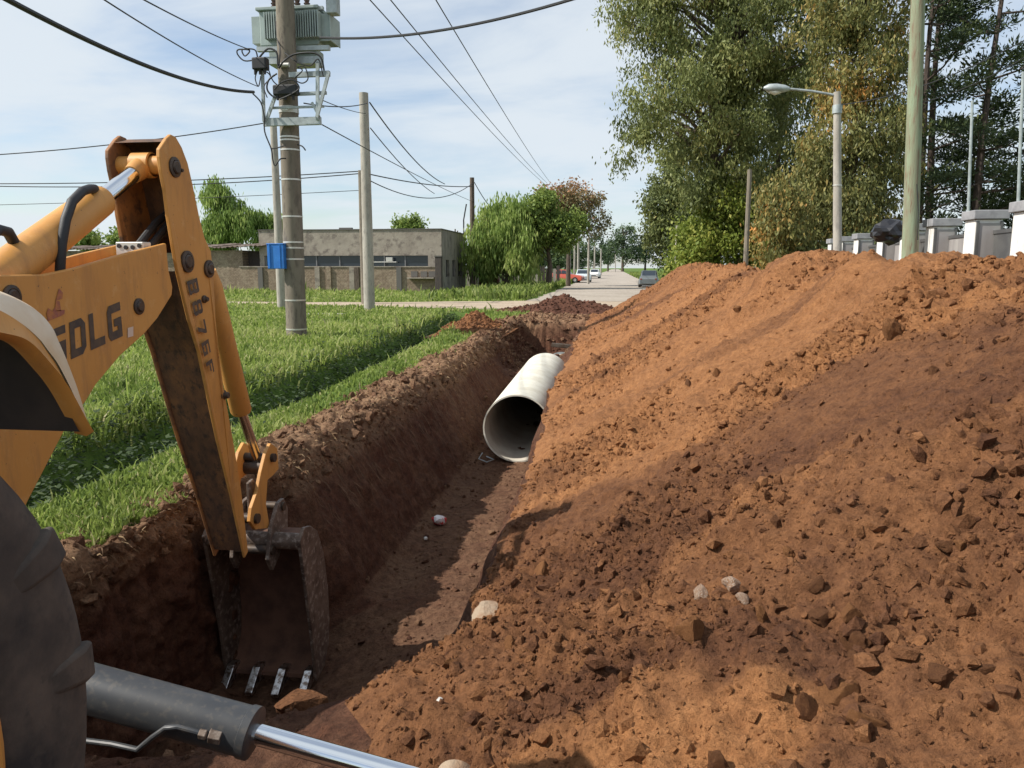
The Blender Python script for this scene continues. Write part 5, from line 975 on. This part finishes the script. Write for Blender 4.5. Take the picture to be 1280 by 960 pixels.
wire('second drop wire from the tall grey pole to the slack cable', (463, 160, 29.1), (543, 242, 50), .25, .02)
wire('taut cable from the short dark pole to the house corner pole', (450, 215, 34.4), (591, 233, 58.3), .22, .03)
wire('slack cable from the short dark pole to the house corner pole', (450, 219, 34.4), (591, 229, 58.3), 1.05, .025)
wire('thin wire from the transformer frame to the house corner pole', (401, 155, TYY), (591, 252, 58.3), .1, .014)
wire('cable dropping from the house corner pole into the willow', (593, 228, 58.4), (625, 272, 62), .25, .03)
wire('upper wire from the street lamp to the right edge', (1050, 131, lp.y), (1330, 22, 17), .3, .012)
wire('lower wire from the wooden pole to the right edge', (1146, 130, 16.3), (1330, 40, 15), .15, .009)
wire('faint wire across the gap at the far end of the road', (735, 295, 78), (792, 288, 70), .1, .02)

# ================================================================== HOUSE, SHED, GARDEN WALL
def brick_mat(name, c1, c2, mortar, scale, rough_c):
    m, nt, b = new_mat(name); b.inputs['Roughness'].default_value = .95
    t = nt.nodes.new('ShaderNodeTexCoord'); s = nt.nodes.new('ShaderNodeSeparateXYZ'); nt.links.new(t.outputs['Object'], s.inputs[0]); cb = nt.nodes.new('ShaderNodeCombineXYZ'); nt.links.new(s.outputs[0], cb.inputs[0]); nt.links.new(s.outputs[2], cb.inputs[1])
    br = nt.nodes.new('ShaderNodeTexBrick'); br.inputs['Color1'].default_value = (*c1, 1); br.inputs['Color2'].default_value = (*c2, 1); br.inputs['Mortar'].default_value = (*mortar, 1); br.inputs['Scale'].default_value = scale; br.inputs['Mortar Size'].default_value = .025; br.inputs['Bias'].default_value = -.1
    nt.links.new(cb.outputs[0], br.inputs['Vector']); n = noise_node(nt, 1.4, 7, .65); n2 = noise_node(nt, 6, 6, .65)
    col = mixrgb(nt, ramp(nt, n.outputs['Fac'], [(.46, (0, 0, 0)), (.62, (1, 1, 1))]), br.outputs[0], rough_c); col = mixrgb(nt, 1.0, col, ramp(nt, n2.outputs['Fac'], [(.3, (.6, .58, .55)), (.6, (1.05, 1.05, 1.05))]), 'MULTIPLY')
    nt.links.new(col, b.inputs['Base Color']); bumpn(nt, b, [(br.outputs['Fac'], -.5, .03), (n2.outputs['Fac'], .6, .04)]); return m
M_BRICK = brick_mat('rough_adobe_brick', (.32, .24, .17), (.25, .185, .13), (.17, .13, .10), 2.6, (.33, .26, .19))
M_PLASTER = simple('stained_plaster', (.36, .315, .26), .95, c2=(.27, .23, .19), scale=.9, c3=(.19, .16, .135), scale3=2.6, bump=.5, bscale=5, bdist=.04)
M_PLASTER2 = simple('shaded_grey_plaster', (.30, .27, .235), .95, c2=(.21, .185, .16), scale=1.1, c3=(.14, .12, .105), scale3=3, stretch=(1, 1, .5), bump=.5, bscale=5, bdist=.04)  # darker than the front plaster: the house side's shade is in the colour
M_GLASS = simple('dark_window_glass', (.03, .04, .052), .18, spec=.6)
M_FRAME = simple('window_frame_grey', (.20, .20, .20), .6)
M_DARKWOOD = simple('dark_wood', (.055, .045, .042), .85, c2=(.09, .07, .06), scale=6, stretch=(3, 3, .5))
M_RUST = simple('rusty_roof_sheet', (.16, .105, .075), .85, c2=(.27, .22, .18), scale=2, c3=(.09, .06, .05), scale3=5)
M_COPING = simple('dark_coping', (.13, .12, .11), .9)
HY = 52.2; GYW = 51.0
hx0, hx1 = AY(325, 330, HY).x, AY(552, 330, HY).x; hz = AY(500, 287, HY).z; z_lo, z_hi = AY(450, 336, HY).z, AY(450, 319.5, HY).z
yb = AX(582, 300, hx1).y
house = thing('house', 'flat roofed grey plaster house behind the low brick wall', 'house', ((hx0 + hx1) / 2, HY, 0))
ox0, ox1 = AY(304, 326, HY).x, AY(535, 326, HY).x
ox0 = max(ox0, hx0 + .35)
mb = MB(); mb.bb(hx0, hx1, HY, HY + .25, z_hi, hz); mb.bb(hx0, hx1, HY, HY + .25, 0, z_lo); mb.bb(ox1, hx1, HY, HY + .25, z_lo, z_hi); mb.bb(hx0, ox0, HY, HY + .25, z_lo, z_hi); mb.bb(hx0, hx0 + .25, HY + .251, yb, 0, hz); mb.bb(hx0, hx1, yb - .25, yb, 0, hz); mb.build('wall', M_PLASTER, house)
sw = MB(); wy = [AX(p, 330, hx1).y for p in (557.5, 561.5, 565.5, 569.5, 572.5, 577)]; wz0, wz1 = AX(560, 346, hx1).z, AX(560, 325, hx1).z
edges = [HY + .251] + wy + [yb - .251]
for k in range(0, len(edges) - 1, 2): sw.bb(hx1 - .25, hx1, edges[k], edges[k + 1], 0, hz)
for k in (0, 2, 4): sw.bb(hx1 - .25, hx1, wy[k], wy[k + 1], wz1, hz); sw.bb(hx1 - .25, hx1, wy[k], wy[k + 1], 0, wz0)
sw.build('side_wall', M_PLASTER2, house)
for k in (0, 2, 4):
    mb = MB(); mb.bb(hx1 - .20, hx1 - .16, wy[k], wy[k + 1], wz0, wz1); w_ = mb.build('window', M_GLASS, house)
    mb = MB(); mb.bb(hx1 - .16, hx1 - .12, (wy[k] + wy[k + 1]) / 2 - .04, (wy[k] + wy[k + 1]) / 2 + .04, wz0, wz1); mb.build('frame', M_DARKWOOD, w_)
mb = MB(); mb.bb(hx0 + .25, hx1 - .25, HY + .25, yb - .25, hz - .25, hz - .12); mb.build('roof', M_COPING, house)
mb = MB(); mb.bb(hx0 - .04, hx1 + .05, HY - .06, HY + .3, hz + .002, hz + .06); mb.bb(hx1 - .3, hx1 + .05, HY + .31, yb + .05, hz + .002, hz + .06); mb.build('coping', M_COPING, house)
pxs = [304, 332, 362, 395, 424, 452, 480, 506, 535]; xs = [max(AY(p, 326, HY).x, ox0) for p in pxs]; xs = sorted(set(xs))
for x0, x1 in zip(xs[:-1], xs[1:]):
    mb = MB(); mb.bb(x0 + .04, x1 - .04, HY + .17, HY + .20, z_lo, z_hi); w_ = mb.build('window', M_GLASS, house); mb = MB(); mb.bb(x0 - .04, x0 + .04, HY + .10, HY + .17, z_lo, z_hi); mb.bb(x0 + .04, x1 - .04, HY + .12, HY + .17, z_lo + .02, z_lo + .07); mb.build('frame', M_FRAME, w_)
a = AY(466, 326, HY); c = AY(493, 321, HY)
mb = MB(); mb.bb(AY(468, 326, HY).x, AY(497, 326, HY).x, HY - .35, HY - .02, AY(468, 328, HY).z, AY(468, 327, HY).z); mb.build('shelf', M_WHITEP, house)
mb = MB(); mb.bb(AY(484, 326, HY).x, AY(492, 326, HY).x, HY - .3, HY - .05, AY(468, 326.6, HY).z, AY(468, 322, HY).z); mb.build('air_vent', M_BAND, house, False, .02)
mb = MB(); p = AY(432, 287, HY + 2); mb.bb(p.x - .5, p.x + .45, p.y, p.y + .3, p.z - .3, p.z + .14); mb.build('chimney', M_COPING, house)
for k, px in enumerate((569, 572, 575)): p = AY(px, 292, HY + 7 + k * 1.6); mb = MB(); mb.tube([(p.x, p.y, hz - .3), (p.x, p.y, p.z + .35 - .12 * k)], .05, 8); mb.build('vent_pipe', M_BARK, house)
p = AY(580, 300, HY + 12); mb = MB(); mb.tube([(p.x, p.y, 3), AY(579.5, 275, p.y), AY(583, 255, p.y)], .055, 8); mb.build('mast', M_BLACK, house)
ann = thing('outbuilding', 'narrow grey outbuilding with dark doorway beside the corner pole', 'building', (AY(590, 340, 62).x, 62, 0))
x0, x1, zt = AY(583, 330, 66).x, AY(597, 330, 66).x, AY(590, 309, 66).z; mb = MB(); mb.bb(x0, x1, 66, 69, 0, zt); mb.build('wall', M_PLASTER2, ann); mb = MB(); mb.bb(x0 + .35, x0 + 1.0, 65.95, 66, 0, zt * .78); mb.build('door', M_DARKWOOD, ann); mb = MB(); mb.bb(x0 - .1, x1 + .15, 65.85, 69.1, zt + .002, zt + .1); mb.build('roof', M_COPING, ann)
# low wall
gw = thing('garden_wall', 'low rough brick wall with pilasters before the grey house', 'wall', (AY(430, 366, GYW).x, GYW, 0)); gx0, gx1 = AY(300, 340, GYW).x, AY(546, 340, GYW).x; gz = AY(450, 334, GYW).z
mb = MB(); mb.bb(gx0, gx1, GYW, GYW + .25, -.1, gz); mb.build('masonry', M_BRICK, gw)
mb = MB(); mb.bb(gx0 - .03, gx1 + .02, GYW - .05, GYW + .3, gz + .002, gz + .07); mb.build('coping', M_PLASTER, gw)
for px, m in ((326, M_COPING), (397, M_PLASTER), (411, M_BRICK), (440, M_PLASTER), (446, M_BARK), (499, M_COPING)): p = AY(px, 340, GYW).x; mb = MB(); mb.bb(p - .17, p + .17, GYW - .12, GYW - .002, -.1, gz - .01); mb.build('pilaster', m, gw)
a, b_ = AY(511, 345, GYW), AY(544, 347, GYW); mb = MB(); mb.bb(a.x, b_.x, GYW - .5, GYW - .002, b_.z - .06, b_.z + .01); mb.build('ledge', M_PLASTER, gw)
for px in (518, 530, 540): p = AY(px, 341, GYW); mb = MB(); mb.bb(p.x - .22, p.x + .22, GYW - .06, GYW - .002, b_.z + .05, b_.z + .42); mb.build('vent_block', M_COPING, gw)
p = AY(548.5, 340, GYW - .4); mb = MB(); mb.bb(p.x - .22, p.x + .22, GYW - .6, GYW - .2, -.1, AY(548, 321, GYW - .4).z); g = thing('gate_post', 'square black gate post at the right end of the brick wall', 'gate post', (p.x, GYW - .4, 0)); mb.build('post', M_DARKWOOD, g, False, .02); mb = MB(); zz = AY(548, 321, GYW - .4).z; mb.bb(p.x - .25, p.x + .25, GYW - .63, GYW - .17, zz + .002, zz + .08); mb.build('cap', M_COPING, g)
# shed
SY = 52.0; shed = thing('shed', 'low stained brick shed with curling rusty roof sheets', 'shed', (AY(200, 362, SY).x, SY, 0)); sx0, sx1 = AY(40, 340, SY).x, AY(304, 340, SY).x; sz = AY(280, 313, SY).z
mb = MB(); mb.bb(sx0, sx1, SY, SY + 4, -.1, sz); mb.build('wall', M_BRICK, shed)
mb = MB(); mb.bb(sx1 + .001, sx1 + 2.2, SY + .9, SY + 1.0, .2, sz - .1); mb.build('side_opening', M_DARKWOOD, shed)
rg = random.Random(3); x_ = sx0 - .2; k = 0
while x_ < sx1 + .9:
    w_ = rg.uniform(1.0, 1.5); mb = MB(); vs = []; nn = 9; t_ = rg.uniform(-.04, .07)
    for i in range(nn):
        u = i / (nn - 1); xx = x_ + w_ * u; zz = sz + .12 + t_ + .05 * math.sin(u * 22) + .16 * (xx - sx0) / (sx1 - sx0)
        vs += [(xx, SY - .45, zz - .06), (xx, SY + 4.1, zz + .28), (xx, SY - .45, zz - .025), (xx, SY + 4.1, zz + .315)]
    fs = []
    for i in range(nn - 1): b0 = 4 * i; fs += [(b0, b0 + 4, b0 + 5, b0 + 1), (b0 + 2, b0 + 3, b0 + 7, b0 + 6), (b0, b0 + 2, b0 + 6, b0 + 4), (b0 + 1, b0 + 5, b0 + 7, b0 + 3)]
    mb.add(vs, fs); mb.build('roof_sheet', M_RUST, shed); x_ += w_ - .06; k += 1
# rust red stub and board fence under the willow
p0, p1 = AY(598, 362, 60.5), AY(622, 362, 60.5); mb = MB(); xs = [p0.x + (p1.x - p0.x) * t for t in (0, .25, .5, .75, 1)]; zz = [AY(600, y_, 60.5).z for y_ in (331, 332, 335, 340, 348)]
vs = [(x_, y_, z_) for y_ in (60.5, 61.6) for x_, z_ in zip(xs, zz)] + [(x_, y_, 0) for y_ in (60.5, 61.6) for x_ in xs]
fs = [(i, i + 1, 6 + i, 5 + i) for i in range(4)] + [(10 + i, 11 + i, i + 1, i) for i in range(4)] + [(15 + i, 5 + i, 6 + i, 16 + i) for i in range(4)] + [(0, 5, 15, 10), (4, 14, 19, 9)]
mb.add(vs, fs); M_RED = simple('rust_red_brick', (.24, .075, .055), .9, c2=(.15, .05, .04), scale=3, bump=.5, bscale=14, bdist=.03); tag(mb.build('stub_wall', M_RED, None, False, .05), 'rust red stub wall with sloping top beside the outbuilding', 'wall')
bf = thing('board_fence', 'dark weathered board fence in the shade under the willow', 'fence', (AY(640, 362, 66).x, 66, 0))
for k in range(17):
    x_ = AY(624 + k * 4.6, 350, 67).x; mb = MB(); h_ = 1.75 + .2 * math.sin(k * 3.7); mb.bb(x_ - .14, x_ + .14, 67 + .02 * (k % 2), 67.03 + .02 * (k % 2), 0, h_); mb.build('board', M_DARKWOOD if k % 5 else M_POLE2, bf)
mb = MB(); mb.bb(AY(624, 350, 67).x, AY(698, 350, 67).x, 67.06, 67.12, 1.2, 1.3); mb.build('rail', M_DARKWOOD, bf)
mb = MB(); p = AY(400, 392, 26); mb.bb(p.x - .9, p.x + .9, 25.6, 26.1, -.02, .07); tag(mb.build('kerb_stone', M_POLE2, None, False, .02), 'long pale concrete kerb stone lying in the grass', 'kerb stone')

# ================================================================== WHITE FENCE ON THE RIGHT
M_WHITE = simple('white_fence_paint', (.74, .73, .70), .8, c2=(.68, .66, .62), scale=3, c3=(.62, .59, .55), scale3=6)
M_CAP = simple('grey_cap_stone', (.30, .30, .31), .9, c2=(.22, .22, .23), scale=6)
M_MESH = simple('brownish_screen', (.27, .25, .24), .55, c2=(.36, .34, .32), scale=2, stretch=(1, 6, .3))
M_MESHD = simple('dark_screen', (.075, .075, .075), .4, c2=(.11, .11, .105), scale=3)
fence = thing('fence', 'boundary fence of white pillars, grey caps and brown screens on the right', 'fence', (5.8, 12, 0))
def fx(y): return 5.72 + (y - 12) * .085
def corner(px):
    lo_, hi_ = 4.0, 60.0
    for _ in range(50):
        m = (lo_ + hi_) / 2; v = Vector((fx(m), m, 2)) - CAM; p = 640 + F * v.dot(_r) / v.dot(_f)
        if p > px: lo_ = m
        else: hi_ = m
    return (lo_ + hi_) / 2
cy = [corner(p) for p in (1405, 1281, 1217, 1165, 1132, 1102, 1071.5, 1052, 1038)]
for i, y_ in enumerate(cy):
    x_ = fx(y_); zc_ = 2.44; mb = MB(); mb.bb(x_, x_ + .42, y_, y_ + .40, 0, zc_); pl = mb.build('pillar', M_WHITE, fence, False, .012)
    mb = MB(); mb.bb(x_ - .05, x_ + .50, y_ - .05, y_ + .45, zc_ + .002, zc_ + .15); mb.build('cap', M_CAP, pl, False, .012)
    mb = MB(); mb.bb(x_ + .06, x_ + .38, y_ - .012, y_ - .002, .3, zc_ - .06); mb.build('shade_grey_panel', M_MESH, pl)  # framed panel; its grey also holds the shade of the white pillar face
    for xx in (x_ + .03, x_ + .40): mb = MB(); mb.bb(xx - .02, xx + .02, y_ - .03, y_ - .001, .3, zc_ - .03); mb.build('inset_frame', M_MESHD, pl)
    if i:
        yn = cy[i - 1] + .42; xm = lambda y: fx(y) + .30
        def slab(nm, y0, y1, z0, z1, th, mat, par): mb = MB(); mb.add([(xm(y0) - th, y0, z0), (xm(y0) + th, y0, z0), (xm(y0) + th, y0, z1), (xm(y0) - th, y0, z1), (xm(y1) - th, y1, z0), (xm(y1) + th, y1, z0), (xm(y1) + th, y1, z1), (xm(y1) - th, y1, z1)], [(0, 1, 2, 3), (4, 7, 6, 5), (0, 4, 5, 1), (1, 5, 6, 2), (2, 6, 7, 3), (3, 7, 4, 0)]); return mb.build(nm, mat, par)
        pn = slab('screen', yn + .03, y_ - .03, .25, 2.2, .008, M_MESH if i % 2 else M_MESHD, fence)
        slab('rail', yn, y_ - .001, 2.201, 2.26, .025, M_MESHD, pn); slab('rail', yn, y_ - .001, .18, .249, .025, M_MESHD, pn)
        ym = (yn + y_) / 2; slab('mullion', ym - .025, ym + .025, .25, 2.2, .022, M_MESHD, pn)
# black rubbish bag caught on the fence
Vv = IC3 * (1 + .22 * fbm(IC3[:, 0] * 2.2, IC3[:, 1] * 2.2, IC3[:, 2] * 2.2, 3) + .34 * fbm(IC3[:, 0] * 4.5, IC3[:, 1] * 4.5, IC3[:, 2] * 4.5, 3, .6))[:, None] * np.array([.36, .34, .27])
bag = link('rubbish_bag', np_mesh('rubbish_bag', Vv, IF3, simple('black_plastic', (.022, .022, .026), .3), False)); bag.location = AY(1112, 290, 17.4); tag(bag, 'crumpled black plastic bag hanging by the wooden pole', 'bag')

# ================================================================== CARS
def car(label, loc, rz, paint, group):
    m = simple('car_paint_' + str(len(bpy.data.materials)), paint, .3, .1, spec=.6); root = thing('parked_car', label, 'car', loc, group, rz); W = .82
    def loft(secs, mat, name, sm=True, bev=.02):   # secs: (y, halfwidth, zlow, zhigh)
        mb = MB(); vs = []
        for y, w, z0, z1 in secs: vs += [(-w, y, z0), (-w * 1.0, y, z0 + (z1 - z0) * .55), (-w * .9, y, z1), (w * .9, y, z1), (w, y, z0 + (z1 - z0) * .55), (w, y, z0)]
        fs = [tuple(range(6)), tuple(range(6 * len(secs) - 6, 6 * len(secs)))[::-1]]
        for i in range(len(secs) - 1): fs += [(6 * i + k, 6 * i + (k + 1) % 6, 6 * i + 6 + (k + 1) % 6, 6 * i + 6 + k) for k in range(6)]
        mb.add(vs, fs); return mb.build(name, mat, root, sm, bev, local=True)
    loft([(-2.0, .62, .32, .62), (-1.92, .76, .24, .72), (-1.2, W, .22, .84), (-.6, W, .2, .90), (.9, W, .2, .92), (1.7, .80, .24, .88), (1.98, .70, .32, .72)], m, 'body')
    loft([(-.75, .70, .88, .90), (-.15, .66, .88, 1.40), (.75, .65, .88, 1.42), (1.5, .66, .86, .92)], m, 'cabin')
    def win(name, pts): mb = MB(); mb.add(pts, [(0, 1, 2, 3)]); mb.build(name, M_GLASS, root, local=True)
    win('windscreen', [(-.58, -.70, .955), (.58, -.70, .955), (.53, -.22, 1.36), (-.53, -.22, 1.36)]); win('rear_window', [(-.56, 1.40, .99), (.56, 1.40, .99), (.52, .86, 1.39), (-.52, .86, 1.39)])
    for s in (-1, 1):
        win('side_window', [(s * .70, -.5, .97), (s * .70, .28, .97), (s * .645, .28, 1.34), (s * .645, -.12, 1.34)]); win('side_window', [(s * .70, .34, .97), (s * .70, 1.15, .97), (s * .645, .74, 1.34), (s * .645, .34, 1.34)])
        mb = MB(); mb.box((s * .52, -1.975, .62), (.24, .05, .13)); mb.build('headlight', M_BAND, root, False, .02, True); mb = MB(); mb.box((s * .6, 1.965, .70), (.16, .05, .14)); mb.build('tail_light', M_RED, root, False, .02, True)
        for y in (-1.25, 1.22):
            mb = MB(); mb.lathe([(.16, -.09), (.29, -.10), (.31, -.06), (.31, .06), (.29, .10), (.16, .09)], (s * .74, y, .31), (1, 0, 0), 20); w_ = mb.build('wheel', M_RUBBER, root, True, local=True); mb = MB(); mb.lathe([(.001, .075), (.17, .085), (.18, .05)] if s > 0 else [(.001, -.075), (.17, -.085), (.18, -.05)], (s * .74, y, .31), (1, 0, 0), 16); mb.build('rim', M_GALV, w_, True, local=True)
    mb = MB(); mb.box((0, -2.0, .50), (.7, .04, .12)); mb.build('grille', M_BLACK, root, False, .01, True); mb = MB(); mb.box((0, -2.015, .36), (1.3, .06, .10)); mb.build('bumper', M_FRAME, root, False, .02, True)
    return root
g_ = 'cars parked along the far road'
car('pale silver car parked nearest on the left of the road, facing us', (AY(728, 350, 87).x, 88, .05), R(-4), (.60, .66, .68), g_); car('white car parked behind the silver one', (AY(743, 347, 120).x, 121, .05), R(-4), (.80, .80, .76), g_)
car('orange red car half hidden beyond the vivid green tree', (AY(706, 350, 84).x, 85.0, .05), R(80), (.55, .11, .07), g_); car('dark grey car parked on the right verge of the road', (AY(812, 350, 66).x, 67.0, .02), R(176), (.16, .18, .19), g_)

# ================================================================== LITTER
def crumple(name, label, p, sz, mat, cat, seed):
    V = IC2 * (1 + .35 * fbm(IC2[:, 0] * 2 + seed, IC2[:, 1] * 2, IC2[:, 2] * 2, 3))[:, None] * np.array(sz); o = link(name, np_mesh(name, V, IF2, mat, False)); o.location = p; o.rotation_euler = (.2, .3, seed); return tag(o, label, cat)
M_LIT = simple('red_white_print', (.70, .67, .66), .5, c2=(.55, .05, .05), scale=9, lo=.53, hi=.56)
M_LITP = simple('pink_white_rag', (.62, .52, .50), .8, c2=(.42, .09, .09), scale=26, lo=.5, hi=.55)
p = AZ(549, 650, -1.10); crumple('drink_carton', 'crumpled red and white drink carton on the trench floor', p, (.115, .075, .06), M_LIT, 'litter', 1.3)
p = AZ(532, 673, -1.12); crumple('paper_scrap', 'tiny white scrap of paper on the trench floor', p, (.03, .02, .02), M_WHITEP, 'litter', 2.0)
def tr_hit(px, py):
    d = np.array(sight(px, py)); q = TPf - np.array(CAM); t_ = q @ d / (d @ d); return TPf[np.argmin(np.linalg.norm(q - t_[:, None] * d, axis=1) / np.maximum(t_, .1) + (t_ < .3) * 9)]
crumple('rag', 'torn pink and white rag under the stabiliser cylinder', Vector(tr_hit(282, 950)) + Vector((0, 0, .02)), (.07, .05, .035), M_LITP, 'rag', 3.1)
i = heap_hit(549, 880); crumple('paper_scrap', 'small pale scrap on the soil right of the chrome rod', Vector(HP[i]) + Vector((0, 0, .008)), (.016, .012, .006), M_BAND, 'litter', 4.4)
p = AY(712, 433, 19.8); mb = MB(); mb.box(p, (.95, .16, .10), Matrix.Rotation(.08, 3, 'Y')); tag(mb.build('concrete_kerb', M_CRUST, None, False, .02), 'pale broken kerb block bridging the far trench', 'kerb stone')
